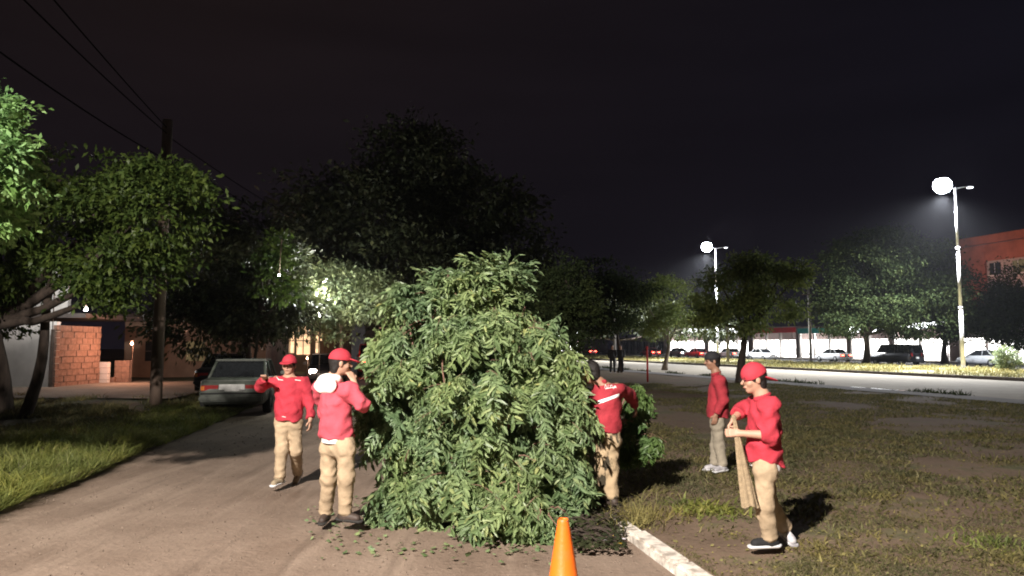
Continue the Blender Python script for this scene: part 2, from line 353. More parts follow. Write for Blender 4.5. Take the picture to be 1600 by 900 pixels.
# pale soil drive by the house
xx = np.linspace(-26, -10.4, 40); yv2 = np.linspace(22.3, 33, 30); Xg, Yg = np.meshgrid(xx, yv2, indexing='ij'); Xg = Xg-(Yg-24)*.12
sheet('driveway', Xg, Yg, .13+.05*fbm(Xg, Yg, .5)+z_verge(Xg, Yg)*0+.06, M['drive'])
# puddles along the near edge of the avenue
for (s0, w, l) in ((24, .45, 5.5), (31, .3, 3), (15.5, .35, 4), (39, .4, 3.4)):
    mb = MB(); a = np.linspace(0, 2*math.pi, 26, endpoint=False); rr = 1+.25*np.sin(3*a+s0)+.12*np.sin(7*a)
    p = av(22.6, s0); dx = (w*rr*np.cos(a)); dy = l*.5*rr*np.sin(a)
    V = np.stack([p[0]+Nn[0]*dx+U[0]*dy, p[1]+Nn[1]*dx+U[1]*dy, np.full(26, .006)], -1)
    o = obj('puddle', V, [np.arange(26)[None]], M['puddle']); tag(o, kind='structure')
# ---------------------------------------------------------------- leaves, grass
def rotmats(D, roll):
    """columns: x side, y = D (leaf axis), z normal"""
    D = D/(np.linalg.norm(D, axis=1)[:, None]+1e-9)
    ref = np.where(np.abs(D[:, 2:3]) < .95, np.array([[0, 0, 1.]]), np.array([[1., 0, 0]]))
    X = np.cross(D, ref); X /= np.linalg.norm(X, axis=1)[:, None]+1e-9; Z = np.cross(X, D)
    c, s = np.cos(roll)[:, None], np.sin(roll)[:, None]
    return np.stack([X*c+Z*s, D, -X*s+Z*c], 2)
LEAF_V = np.array([(0, 0, 0), (-.5, .35, .08), (.5, .35, .08), (-.42, .68, .05), (.42, .68, .05), (0, 1, -.06), (0, .35, -.02), (0, .68, -.05)])
LEAF_F = np.array([(0, 6, 1), (0, 2, 6), (3, 7, 5), (7, 4, 5)]), np.array([(1, 6, 7, 3), (6, 2, 4, 7)])
LEAF2_V = np.array([(0, 0, 0), (-.5, .5, .07), (.5, .5, .07), (0, 1, -.05)]); LEAF2_F = (np.array([(0, 2, 1), (1, 2, 3)]),)
def stamp(TV, TF, P, RM, sc):
    sc = np.asarray(sc); sc = np.repeat(sc[:, None], 3, 1) if sc.ndim == 1 else sc
    V = np.einsum('nij,nvj->nvi', RM, TV[None]*sc[:, None, :])+P[:, None, :]; n, k = len(P), len(TV)
    return V.reshape(-1, 3), [(np.arange(n)[:, None, None]*k+f[None]).reshape(-1, f.shape[1]) for f in TF]
def spray(seed, L=.27, nl=16, lw=.026, ll=.088):
    """a twig along +y drooping to -z with paired leaves"""
    r = np.random.default_rng(seed); t = np.linspace(0, 1, 6); A = np.stack([.03*np.sin(t*3+seed), L*t, -.10*L*t**2*4*.5], -1)
    mb = MB(); mb.tube(A, np.linspace(.0035, .0015, 6), 3, cap=False); V = mb.V[0]; FL = mb.FL()
    tt = np.linspace(.1, 1, nl); P = np.stack([np.interp(tt, t, A[:, i]) for i in range(3)], -1)
    sd = np.where(np.arange(nl) % 2 == 0, 1, -1.0); D = np.stack([sd*r.uniform(.35, 1, nl), r.uniform(.2, .9, nl), r.uniform(-1.1, .15, nl)], -1)
    RM = rotmats(D, r.uniform(-.9, .9, nl)); l = ll*r.uniform(.7, 1.2, nl)
    V2, F2 = stamp(LEAF_V, LEAF_F, P, RM, np.stack([lw*r.uniform(.8, 1.2, nl), l, l], 1))
    mb.add(V2, F2); return np.concatenate(mb.V), mb.FL()
SPR = [spray(i) for i in range(7)]
def n3(P, f, ph=0.0):
    P = P*f; return (np.sin(P[:, 0]*1.0+1.7*np.sin(P[:, 1]*.8+ph))+np.sin(P[:, 1]*1.1+1.9*np.sin(P[:, 2]*.9+ph*2))+np.sin(P[:, 2]*1.3+1.6*np.sin(P[:, 0]*.7+ph*3)))/3
def branch_thing(name, label, cat, base, clumps, nspr, mat, stems, stem_mat, front, droop=.6, group=None, nind=300, sc=(.8, 1.25), holes=(), per=16, blen=(.3, .6)):
    root = thing(name, label, cat, base, group=group)
    for (P, r) in stems: mb = MB(); mb.tube(P, r, 8); mb.build('branch', stem_mat, root, True)
    cl = np.array(clumps); vol = cl[:, 3]*cl[:, 4]*cl[:, 5]; vol = (vol**.7); nb_ = nspr//per; pick = RNG.choice(len(cl), nb_, p=vol/vol.sum())
    bd = RNG.normal(size=(nb_, 3))*np.array((1, 1, .9)); bd[:, 1] -= .25; bd /= np.linalg.norm(bd, axis=1)[:, None]
    tip = cl[pick, :3]+bd*cl[pick, 3:6]*RNG.uniform(.5, 1.14, nb_)[:, None]; ln = RNG.uniform(*blen, nb_)
    bdir = bd*np.array((1, 1, .5))+.55*np.stack([n3(tip, 2.1, 2.), 0*ln, n3(tip, 1.9, 6.)*.7], -1)+np.array((0, 0, .25)); top_ = np.clip((tip[:, 2]-2.1)/.6, 0, 1); bdir[:, 2] += 0.9*top_; bdir[:, :2] *= (1-.3*top_)[:, None]; bdir /= np.linalg.norm(bdir, axis=1)[:, None]; ln = ln*(1+.25*top_); tip = tip+np.stack([0*ln, 0*ln, .10*top_], -1)
    rt = tip-bdir*ln[:, None]+np.array((0, 0, .10)); q = RNG.integers(0, nb_, nspr); tt = RNG.uniform(.05, 1, nspr); sg = RNG.choice([-1., 1.], nspr)
    P = rt[q]+bdir[q]*(ln[q]*tt)[:, None]; P[:, 2] -= (.9*ln[q]*tt**2)*.45*(1-.8*top_[q])-.05
    sdv = np.cross(bdir, (0, 0, 1.)); sdv /= np.linalg.norm(sdv, axis=1)[:, None]+1e-6; d = bdir[q]*.75+sdv[q]*(sg*RNG.uniform(.2, .9, nspr))[:, None]; d /= np.linalg.norm(d, axis=1)[:, None]
    mb = MB()
    for i in range(0, nb_, 2): t = np.linspace(0, 1, 5); C = rt[i]+bdir[i]*(ln[i]*t)[:, None]; C[:, 2] -= (.9*ln[i]*t**2)*.45*(1-.8*top_[i])-.05; C[:, 2] = np.maximum(C[:, 2], .03); mb.tube(C, .006*(1-.6*t), 4, cap=False)
    mb.build('twigs', stem_mat, root, True, kind='stuff')
    ok = (P[:, 2] > .12)
    for h in holes: ok &= (np.linalg.norm((P-np.array(h[:3]))/np.array(h[3:6]), axis=1) > 1) | (RNG.random(nspr) < .06)
    P, d = P[ok], d[ok]; n = len(P)
    D = d*np.array((1, 1, .5))+np.array((0, 0, -droop))*(1-.95*np.clip((P[:, 2:3]-2.0)/.5, 0, 1))+RNG.normal(size=(n, 3))*.2
    D /= np.linalg.norm(D, axis=1)[:, None]; RM = rotmats(D, RNG.uniform(-.6, .6, n)); s = RNG.uniform(*sc, n); var = RNG.integers(0, len(SPR), n)
    # depth from the street side decides which sprays are picked out one by one
    key = d @ np.array(front)*1.0-.35*P[:, 1]; order = np.argsort(-key); ind = order[:nind]; rest = order[nind:]
    if nind:
        mes = [mesh('leaf_spray', v, f, mat) for v, f in SPR]
        for i in ind:
            o = bpy.data.objects.new('leaf_spray', mes[var[i]]); link(o, root)
            m4 = Matrix(RM[i].tolist()).to_4x4(); o.matrix_basis = Matrix.Translation(Vector(P[i])-root.location) @ m4 @ Matrix.Scale(float(s[i]), 4)
    mb = MB()
    for k in range(len(SPR)):
        q = rest[var[rest] == k]
        if len(q): V, F_ = stamp(SPR[k][0], SPR[k][1], P[q], RM[q], s[q]); mb.add(V, F_)
    mb.build('leaf_mass', mat, root, kind='stuff'); return root
def tree(name, label, base, H, clumps, nleaf, ls, mat, bark, r0=.18, group='', cat='tree', tw=.35, lean=(0, 0), nlimb=None, gap=-.10, wid=.42):
    """clumps (x,y,z,rx,ry,rz); leaves gather in twig clusters through each clump"""
    base = np.array(base, float); root = thing(name, label, cat, base, group=group or None); cl = np.array(clumps, float)
    top = base+np.array((lean[0], lean[1], H)); t = np.linspace(0, 1, 7)
    P = base+(top-base)*t[:, None]+np.stack([.12*np.sin(t*4+base[0]), .1*np.sin(t*3+1), 0*t], -1)*min(1, H/3); P[0, 2] -= .1
    mb = MB(); mb.tube(P, r0*(1-.45*t)*(1+.5*np.exp(-t*9)), 10); mb.build('trunk', bark, root, True)
    for c in cl[:nlimb]:
        st = P[-2]; e = c[:3]+np.array((0, 0, c[5]*.3)); m = (st+e)/2+np.array((0, 0, -.12*np.linalg.norm(e-st)))*.8; tt = np.linspace(0, 1, 8)[:, None]
        Q = (1-tt)**2*st+2*tt*(1-tt)*m+tt**2*e; Q += .03*np.sin(np.arange(8)[:, None]*2.1+c[0])*np.linalg.norm(e-st)*.5
        mb = MB(); mb.tube(Q, r0*.5*(1-.8*tt[:, 0])+.008, 6); mb.build('limb', bark, root, True)
    w = (cl[:, 3]*cl[:, 4]*cl[:, 5])**.66; ncl = max(20, nleaf//16); pick = RNG.choice(len(cl), ncl, p=w/w.sum())
    d = RNG.normal(size=(ncl, 3)); d /= np.linalg.norm(d, axis=1)[:, None]; C = cl[pick, :3]+d*cl[pick, 3:6]*(RNG.uniform(.2, 1, ncl)**.45*np.where(RNG.random(ncl) < .12, 1.25, 1.0))[:, None]; fr = 3.2/np.mean(cl[:, 3:6]); okc = n3(C, fr, base[0])+RNG.normal(size=ncl)*.1 > gap; C, d, pick = C[okc], d[okc], pick[okc]; ncl = len(C)
    k = RNG.integers(0, ncl, nleaf); P2 = C[k]+RNG.normal(size=(nleaf, 3))*tw*np.array((1.1, 1.1, .38)); P2[:, 2] = np.maximum(P2[:, 2], base[2]+.15)
    D = d[k]*.7+RNG.normal(size=(nleaf, 3))*.6+np.array((0, 0, -.35)); RM = rotmats(D, RNG.uniform(-1.2, 1.2, nleaf)); l = ls*RNG.uniform(.6, 1.3, nleaf)
    V, F_ = stamp(LEAF2_V, LEAF2_F, P2, RM, np.stack([l*wid, l, l], 1)); obj('crown', V, F_, mat, root, kind='stuff'); return root
def grass(name, label, P, h, mat, w=.007, lean=.5, parent=None, cat=None):
    n = len(P); d = RNG.normal(size=(n, 3))*lean; d[:, 2] = 1; h = h*RNG.uniform(.5, 1.3, n)*(.35+1.3*fbm(P[:, 0], P[:, 1], 1.3, 2))
    a = RNG.uniform(0, 6.28, n); sd = np.stack([np.cos(a), np.sin(a), 0*a], -1)*w*(.6+.8*RNG.random(n))[:, None]
    d /= np.linalg.norm(d, axis=1)[:, None]; m = P+d*(h*.55)[:, None]; tip = P+d*h[:, None]*1.0+np.stack([d[:, 0]*h*.5, d[:, 1]*h*.5, -.12*h], -1)
    V = np.stack([P-sd, P+sd, m+sd*.7, m-sd*.7, tip], 1).reshape(-1, 3); i = np.arange(n)[:, None]*5
    o = obj(name, V, [i+np.array([[0, 1, 2, 3]]), i+np.array([[3, 2, 4]])], mat, parent, kind='stuff')
    if label: o['label'] = label; o['category'] = cat
    return o
# ---------------------------------------------------------------- implicit surfaces (people)
def nrm(v): v = np.array(v, float); return v/(np.linalg.norm(v)+1e-9)
class SDF:
    def __init__(s, lo, hi, h):
        s.h = h; s.o = np.array(lo, float)-3*h; s.n = np.ceil((np.array(hi)-s.o)/h).astype(int)+4; s.F = np.full(s.n, 1., np.float32)
    def win(s, lo, hi):
        a = np.clip(np.floor((lo-s.o)/s.h).astype(int), 0, s.n-1); b = np.clip(np.ceil((hi-s.o)/s.h).astype(int)+1, 1, s.n)
        ax = [s.o[i]+np.arange(a[i], b[i])*s.h for i in range(3)]; G = np.stack(np.meshgrid(*ax, indexing='ij'), -1); return tuple(slice(a[i], b[i]) for i in range(3)), G
    def comb(s, sl, d, k, sub=False):
        f = s.F[sl]
        if sub: s.F[sl] = np.maximum(f, -d); return
        hh = np.clip(k-np.abs(f-d), 0, None)/k if k > 0 else 0; s.F[sl] = np.minimum(f, d)-(hh*hh*k*.25 if k > 0 else 0)
    def cone(s, a, b, ra, rb, k=.02, flat=None, clip=None, sub=False):
        """tapered capsule; flat=(axis, factor) squeezes it; clip=[(point, outward normal)]"""
        a = np.array(a, float); b = np.array(b, float); m = max(ra, rb)+k+2*s.h+.02
        if flat: m = max(m, max(ra, rb)*flat[1]+k+.03)
        sl, G = s.win(np.minimum(a, b)-m, np.maximum(a, b)+m); ab = b-a; t = np.clip(((G-a)@ab)/(ab@ab+1e-9), 0, 1)
        q = G-a-t[..., None]*ab
        if flat: n = nrm(flat[0]); q = q+((q@n)*(1/flat[1]-1))[..., None]*n
        d = np.linalg.norm(q, axis=-1)-(ra+(rb-ra)*t)
        for c in (clip or []): d = np.maximum(d, (G-np.array(c[0]))@nrm(c[1]))
        s.comb(sl, d, k, sub); return s
    def ell(s, c, ax, r, k=.01, clip=None, sub=False):
        c = np.array(c, float); r = np.array(r, float); m = r.max()+k+3*s.h; sl, G = s.win(c-m, c+m); A = np.array([nrm(v) for v in ax])
        q = (G-c)@A.T; l = np.linalg.norm(q/r, axis=-1); g = np.linalg.norm(q/r**2, axis=-1)+1e-9; d = l*(l-1)/g
        for cc in (clip or []): d = np.maximum(d, (G-np.array(cc[0]))@nrm(cc[1]))
        s.comb(sl, d, k, sub); return s
    def wrinkle(s, amp, f, seed=0):
        a = np.where(np.abs(s.F) < .05); G = s.o+np.stack(a, -1)*s.h; ph = seed*1.7
        w0 = (np.abs(np.sin(.5*(G[:, 2]*f+3.4*np.sin(G[:, 0]*f*.21+ph)+3.1*np.sin(G[:, 1]*f*.24+ph*2)+G[:, 0]*f*.8)))*2-1.1)*.8+np.sin(G[:, 2]*f*.55-G[:, 0]*f*.6+ph+2*np.sin(G[:, 1]*f*.4))*.55
        rs = np.random.default_rng(seed+40); w = np.zeros(len(G)); q = G+.012*np.sin(G[:, [1, 2, 0]]*23+ph)
        for i in range(7):
            k = rs.normal(size=3)*np.array((.75, .75, 1.0)); k = k/np.linalg.norm(k)*f*rs.uniform(.35, 1.15); w += np.sin(q@k+rs.uniform(0, 6.28)+1.3*np.sin(q@(k[[2, 0, 1]]*.37)))
        w = w*.45; w = np.where(w > 0, w*.6, w)
        s.F[a] += (amp*w).astype(np.float32); return s
    def clipall(s, p, n):
        sl, G = s.win(s.o, s.o+s.n*s.h); s.F = np.maximum(s.F, (G-np.array(p))@nrm(n)); return s
    def surf(s):
        F = s.F; cells = []; pos = []; quads = []; dims = s.n
        for ax in range(3):
            a = [slice(None)]*3; b = [slice(None)]*3; a[ax] = slice(0, -1); b[ax] = slice(1, None); F0, F1 = F[tuple(a)], F[tuple(b)]
            I = np.stack(np.nonzero((F0 < 0) != (F1 < 0)), -1)
            o1, o2 = [(1, 2), (2, 0), (0, 1)][ax]; I = I[(I[:, o1] > 0) & (I[:, o2] > 0)]
            f0 = F0[tuple(I.T)]; f1 = F1[tuple(I.T)]; t = f0/(f0-f1); p = I.astype(float); p[:, ax] += t
            e1 = np.zeros(3, int); e1[o1] = 1; e2 = np.zeros(3, int); e2[o2] = 1
            cs = [I-e1-e2, I-e2, I, I-e1]; ids = np.stack([c[:, 0]*dims[1]*dims[2]+c[:, 1]*dims[2]+c[:, 2] for c in cs], 1)
            ids = np.where((f0 < 0)[:, None], ids, ids[:, ::-1]); cells.append(ids); pos.append(np.repeat(p[:, None], 4, 1))
        ids = np.concatenate(cells); p = np.concatenate(pos).reshape(-1, 3); uq, inv = np.unique(ids.ravel(), return_inverse=True); c = np.bincount(inv)
        V = np.stack([np.bincount(inv, p[:, i])/c for i in range(3)], -1)*s.h+s.o; return V, [inv.reshape(-1, 4)]
def hand(s, W, d, n, side, curl=.5, sc=1.0, thumb_in=.3):
    """W wrist, d pointing along the hand, n palm normal, side +1/-1 for the thumb side"""
    d = nrm(d); n = nrm(np.array(n)-np.dot(n, d)*d); t = nrm(np.cross(d, n))*side
    s.cone(W, W+d*.02*sc, .026*sc, .026*sc, .015, (n, .75)); c = W+d*.05*sc
    for o in (-.026, -.009, .009, .026): s.cone(W+d*.015*sc+t*o*.6*sc, W+d*(.082+.006*(abs(o) < .01))*sc+t*o*sc, .013*sc, .0125*sc, .008, (n, .95))
    for o, L in ((.027, .072), (.009, .082), (-.009, .077), (-.027, .06)):
        p = W+d*.085*sc+t*o*sc; a = curl*.7; dd = d
        for j, f in enumerate((.45, .3, .25)):
            dd = nrm(d*math.cos(a)+n*math.sin(a)); q = p+dd*L*f*sc; s.cone(p, q, (.0098-.0008*j)*sc, (.009-.0008*j)*sc, .003); p = q; a += curl*1.0
    p = W+d*.025*sc+t*.024*sc; q = p+nrm(d*.6+t*.75+n*thumb_in)*.04*sc; r = q+nrm(d*.9+t*.15+n*(thumb_in+.3))*.032*sc
    s.cone(p, q, .0145*sc, .0115*sc, .01); s.cone(q, r, .0115*sc, .009*sc, .004)
def person(label, base, J, face, lookdir, spec, h=.0075, group=None):
    """J: world joints (a = limb drawn at the left in the photo, b = at the right)"""
    J = {k: np.array(v, float) for k, v in J.items()}; root = thing('person', label, 'person', base, group=group)
    f = nrm((face[0], face[1], 0)); up = np.array((0, 0, 1.)); allp = np.stack([J[k] for k in J if k not in ('hda', 'hna', 'hdb', 'hnb', 'ta', 'tb')]); lo, hi = allp.min(0)-.22, allp.max(0)+.22
    lo[2] = min(lo[2], base[2]-.02); skin = M[spec.get('skin', 'skin')]
    hf = nrm(lookdir); hr = nrm(np.cross(hf, up)); hu = nrm(np.cross(hr, hf)); H = J['head']; N = J['neck']; w = spec.get('bulk', 1.0)
    B = SDF(lo, hi, h); sh = (J['sa']+J['sb'])/2; hp = (J['ha']+J['hb'])/2; ch = sh*.72+hp*.28-up*.0; ws = sh*.35+hp*.65; lat = nrm(J['sb']-J['sa'])
    # head
    B.ell(H+hu*.025-hf*.008, (hr, hf, hu), (.076, .096, .098), .01); B.ell(H-hu*.045+hf*.022, (hr, hf, hu), (.058, .066, .070), .03)
    B.ell(H-hu*.092+hf*.062, (hr, hf, hu), (.024, .02, .018), .025); B.cone(H+hf*.088+hu*.012, H+hf*.108-hu*.022, .008, .014, .012); B.cone(H+hf*.082+hu*.024-hr*.03, H+hf*.082+hu*.024+hr*.03, .010, .010, .015)
    B.ell(H+hf*.09-hu*.058, (hr, hf, hu), (.024, .010, .009), .01)
    for sg in (-1, 1): B.ell(H+hr*sg*.078-hf*.005-hu*.008, (hr, hf, hu), (.010, .020, .032), .006); B.ell(H+hr*sg*.031+hf*.096+hu*.003, (hr, hf, hu), (.015, .010, .010), .0, sub=True); B.ell(H+hr*sg*.04+hf*.06-hu*.028, (hr, hf, hu), (.024, .022, .022), .02)
    B.cone(H-hu*.06-hf*.018, N-up*.02, .052, .056, .03); B.cone(N, sh, .055, .07, .04)
    B.cone(J['sa']-lat*-.02, J['sb']-lat*.02, .05, .05, .04); B.cone(sh-up*.05, ch, .10*w, .12*w, .05, (f, .72)); B.cone(ch, ws, .12*w, .11*w, .05, (f, .75)); B.cone(ws, hp, .10*w, .095*w, .05, (f, .75))
    for s_ in 'ab':
        B.cone(J['s'+s_], J['e'+s_], .048, .040, .03); B.cone(J['e'+s_], J['w'+s_], .040, .026, .015)
        B.cone(J['h'+s_], J['k'+s_], .060, .048, .02); B.cone(J['k'+s_], J['n'+s_], .050, .036, .02)
        kk = J['k'+s_]*.62+J['n'+s_]*.38; B.cone(kk-f*.012, kk-f*.012+(J['n'+s_]-J['k'+s_])*.15, .05, .045, .03)
        if h < .02: hand(B, J['w'+s_], J['hd'+s_], J['hn'+s_], spec.get('thumb'+s_, 1), spec.get('curl'+s_, .45), 1.0)
        td = nrm(J['t'+s_]); tu0 = nrm(np.cross(nrm(np.cross(td, up)), td)); B.cone(J['n'+s_]-tu0*.055, J['n'+s_]-tu0*.058+td*.09, .028, .02, .02)
    V, F_ = B.surf(); body = obj('body', V, F_, skin, root, True)
    # face details
    if spec.get('face', True):
        for sg in (-1, 1):
            e = SDF(H+hf*.07-.05, H+hf*.09+.05, .004); c = H+hr*sg*.031+hf*.0855+hu*.003; e.ell(c, (hr, hf, hu), (.013, .009, .006)); V, F_ = e.surf(); obj('eye', V, F_, M['eye'], root, True)
            e = SDF(H+hf*.07-.06, H+hf*.09+.06, .004); e.cone(c+hu*.02+hf*.007-hr*.014, c+hu*.022+hf*.007+hr*.014, .0045, .0045); V, F_ = e.surf(); obj('eyebrow', V, F_, M['hair'], root, True)
        e = SDF(H+hf*.05-hu*.06-.05, H+hf*.11-hu*.05+.05, .004); c = H+hf*.0985-hu*.058; e.ell(c, (hr, hf, hu), (.021, .006, .0055)); V, F_ = e.surf(); obj('mouth', V, F_, M['lip'], root, True)
    # hair
    hs = SDF(H-.16, H+.16, max(h, .006)); hs.ell(H+hu*.028-hf*.014, (hr, hf, hu), (.084, .102, .104), clip=[(H+hf*.045-hu*.02, hf-hu*.35), (H-hu*.075, -hu)]); hs.ell(H-hu*.06-hf*.05, (hr, hf, hu), (.062, .045, .055), .03)
    hs.wrinkle(.0015, 120); V, F_ = hs.surf(); obj('hair', V, F_, M['hair'], root, True)
    if spec.get('cap'):
        bk = bool(spec.get('cap_back')); cm = M[spec['cap']]; bd = hf if not spec.get('cap_back') else -hf; c = SDF(H-.24, H+.24, .006); cc = H+hu*.038-hf*.008
        c.ell(cc, (hr, hf, hu), (.093, .111, .104), clip=[(H+hu*(.028 if not bk else .012), -hu+(bd*.35 if bk else 0))]); c.ell(H+hu*.14-hf*.005, (hr, hf, hu), (.012, .012, .006), .004); V, F_ = c.surf(); obj('cap', V, F_, cm, root, True)
        if spec.get('brim', True):
            c = SDF(H-.27, H+.27, .005); bk = bool(spec.get('cap_back')); bc = H+hu*(.038-.05*bk)+bd*(.115+.005*bk); bu = nrm(hu+bd*(.22+.25*bk)); bf = nrm(np.cross(bu, hr)); bf = bf*np.sign(bf@bd)
            c.ell(bc, (hr, bf, bu), (.086, .085, .011), clip=[(H+bd*.075, -bd)]); V, F_ = c.surf(); obj('cap_brim', V, F_, cm, root, True)
    if spec.get('glasses'):
        mb = MB()
        for sg in (-1, 1):
            a = np.linspace(0, 2*math.pi, 17); c = H+hr*sg*.033+hf*.108+hu*.002; mb.tube(c+np.outer(np.cos(a), hr*.024)+np.outer(np.sin(a), hu*.018), .002, 4); mb.tube([c+hr*sg*.024, H+hr*sg*.082+hu*.004], .002, 4)
        mb.build('glasses', M['black'], root, True)
    # shirt / jacket
    sm = M[spec['shirt']]; T = SDF(lo, hi, max(h, .008)); loose = spec.get('loose', .03); hem = np.array(spec['hem']); r1 = .125*w+loose
    T.cone(J['sa']+lat*.035-up*.01, J['sb']-lat*.035-up*.01, .062+loose*.3, .062+loose*.3, .05, (f, 1.1)); T.cone(N-up*.045, sh-up*.05, .07, .10, .05, (f, .85))
    T.cone(sh-up*.09, ch, .125*w+loose*.4, r1, .06, (f, .74)); T.cone(ch, ws, r1, r1*.98, .06, (f, .78)); T.cone(ws, hp-up*.12, r1*.98, r1*1.07+.008, .06, (f, .88))
    T.F = np.maximum(T.F, -(np.full(1, 1)*-1)) if False else T.F
    T.clipall(hem, -up+np.array(spec.get('hemtilt', (0, 0, 0))))
    for s_ in 'ab':
        e, wv, sv = J['e'+s_], J['w'+s_], J['s'+s_]; T.cone(sv, e, .064+loose*.35, .054+loose*.3, .05); sl = spec.get('sleeve'+s_, .92); c = e+(wv-e)*sl
        T.cone(e, c+(wv-e)*.1, .055+loose*.3, .040+loose*.25, .03, clip=[(c, wv-e)])
        if sl > .85: T.cone(c-(wv-e)*.06, c-(wv-e)*.005, .042+loose*.25, .042+loose*.25, .004, clip=[(c, wv-e)])
    T.clipall(N-up*.012, up)
    T.wrinkle(spec.get('wr', .006)*.75, 54, spec.get('seed', 1)); V, F_ = T.surf(); shirt = obj('shirt' if not spec.get('hood') else 'jacket', V, F_, sm, root, True)
    bvh = BVHTree.FromPolygons(V.tolist(), F_[0].tolist())
    # collar
    if spec.get('hood'):
        c = SDF(N-.3, N+.3, .008); a = np.linspace(0, 2*math.pi, 14); cen = N-up*.02-f*.02
        pts = [cen+hr*0+lat*.088*math.cos(t)+f*.078*math.sin(t)+up*(.008+.018*math.cos(t+1.0)) for t in a]
        for p, q in zip(pts[:-1], pts[1:]): c.cone(p, q, .029, .029, .02)
        c.cone(N-f*.05-up*.01, N*.5+J['sa']*.5+up*.035-f*.045, .05, .036, .04); c.cone(N-f*.05-up*.01, N*.55+J['sb']*.45+up*.035-f*.03, .05, .034, .04); c.ell(N-f*.095-up*.07+lat*.015, (lat, f, up), (.17, .035, .072), .05)
        c.wrinkle(.004, 50, 2); V, F_ = c.surf(); obj('hood', V, F_, M['cream'], root, True)
    else:
        c = SDF(N-.2, N+.2, .006); a = np.linspace(0, 2*math.pi, 16)
        for i in range(15):
            t0, t1 = a[i], a[i+1]; P_ = lambda t: N+up*(-.016-.02*math.sin(t))+lat*.066*math.cos(t)+f*.060*math.sin(t); c.cone(P_(t0), P_(t1), .013, .013, .006, (up, 1.6))
        V, F_ = c.surf(); obj('collar', V, F_, sm, root, True)
    if spec.get('under'):
        c = SDF(hp-.35, hp+.35, .008); c.cone(ws, hp-up*.12, r1*.93, r1*.95, .02, (f, .84)); c.clipall(hem-up*spec['under'], -up+np.array(spec.get('hemtilt', (0, 0, 0)))); c.clipall(hem+up*.05, up); V, F_ = c.surf(); obj('undershirt', V, F_, M['white'], root, True)
    # trousers
    T = SDF(lo, hi, max(h, .009)); pr = spec.get('pants_r', .095)*w
    T.cone(J['ha']*.8+J['hb']*.2+up*.08, J['hb']*.8+J['ha']*.2+up*.08, .10*w, .10*w, .04, (f, .95)); T.cone(J['ha'], J['hb'], .092*w, .092*w, .05, (f, 1.08))
    for s_ in 'ab':
        hj, k, n = J['h'+s_], J['k'+s_], J['n'+s_]; T.cone(hj, k, pr*.88, .076, .035); T.cone(k, n-(n-k)*.02, .076, .064, .04); q = nrm(n-k)
        for i, (o_, rr) in enumerate(((.0, .066), (.05, .061), (.10, .064))): T.cone(n-q*o_+f*.004, n-q*o_+lat*.001, rr, rr, .012, (q, .35))
    T.clipall(hp+up*.16, up); T.wrinkle(.0042, 84, spec.get('seed', 1)+5)
    for s_ in 'ab':
        n, k = J['n'+s_], J['k'+s_]; q = nrm(n-k); sl, G = T.win(n-.16, n+.16); D_ = (G-(n+q*.035))@q; T.F[sl] = np.where(np.linalg.norm(G-n, axis=-1) < .15, np.maximum(T.F[sl], D_), T.F[sl])
    V, F_ = T.surf(); obj('trousers', V, F_, M[spec['pants']], root, True)
    # shoes
    for s_ in 'ab':
        n = J['n'+s_]; td = nrm(J['t'+s_]); tside = nrm(np.cross(td, up)); tu = nrm(np.cross(tside, td)); fl = n-tu*.085
        sh_ = SDF(fl-.3, fl+.3, .008 if h < .02 else .03); sh_.cone(fl+tu*.035-td*.035, fl+tu*.032+td*.13, .040, .036, .02, (tu, .95), clip=[(fl+tu*.012, -tu)]); sh_.cone(fl+tu*.03, n-tu*.0, .043, .046, .03)
        sh_.cone(fl+tu*.055+td*.03, fl+tu*.04+td*.11, .03, .03, .02); sh_.clipall(n+tu*.015, tu); sh_.clipall(fl+tu*.012, -tu); V, F_ = sh_.surf(); so = obj('shoe', V, F_, M[spec['shoe']], root, True)
        so_ = SDF(fl-.3, fl+.3, .006 if h < .02 else .03); so_.cone(fl+tu*.012-td*.05, fl+tu*.012+td*.15, .044, .044, .0, (tu, .6), clip=[(fl-tu*.008, -tu), (fl+tu*.02, tu)]); V, F_ = so_.surf()
        if len(V): obj('sole', V, F_, M[spec.get('sole', 'sole')], so, True)
    return root, bvh
def project_strip(name, P0, P1, wdt, bvh, vdir, mat, parent, n=24, off=.004, updir=(0, 0, 1)):
    """a flat strip of tape or print laid onto a garment"""
    P0, P1 = np.array(P0), np.array(P1); vdir = nrm(vdir); updir = np.array(updir, float); rows = []
    for i in range(n):
        c = P0+(P1-P0)*i/(n-1); row = []
        for k in (-.5, .5):
            p = c+updir*wdt*k-vdir*.6; hit = bvh.ray_cast(Vector(p), Vector(vdir)); row.append(np.array(hit[0])+np.array(hit[1])*0-vdir*off if hit[0] is not None else None)
        rows.append(row)
    V = []; Fq = []; prev = None
    for r_ in rows:
        if r_[0] is None or r_[1] is None: prev = None; continue
        V += r_; cur = len(V)-2
        if prev is not None: Fq.append((prev, cur, cur+1, prev+1))
        prev = cur
    if Fq: obj(name, V, [Fq], mat, parent)
# ---------------------------------------------------------------- five people in red
def mkJ(Y, spec, gz):
    J = {}
    for k, v in spec.items():
        if k[:2] in ('hd', 'hn') and len(k) == 3 or k in ('ta', 'tb'): J[k] = v
        else: J[k] = At(v[0], v[1], Y+(v[2] if len(v) > 2 else 0))
    return J
GA = 'workers in red around the branch heap'
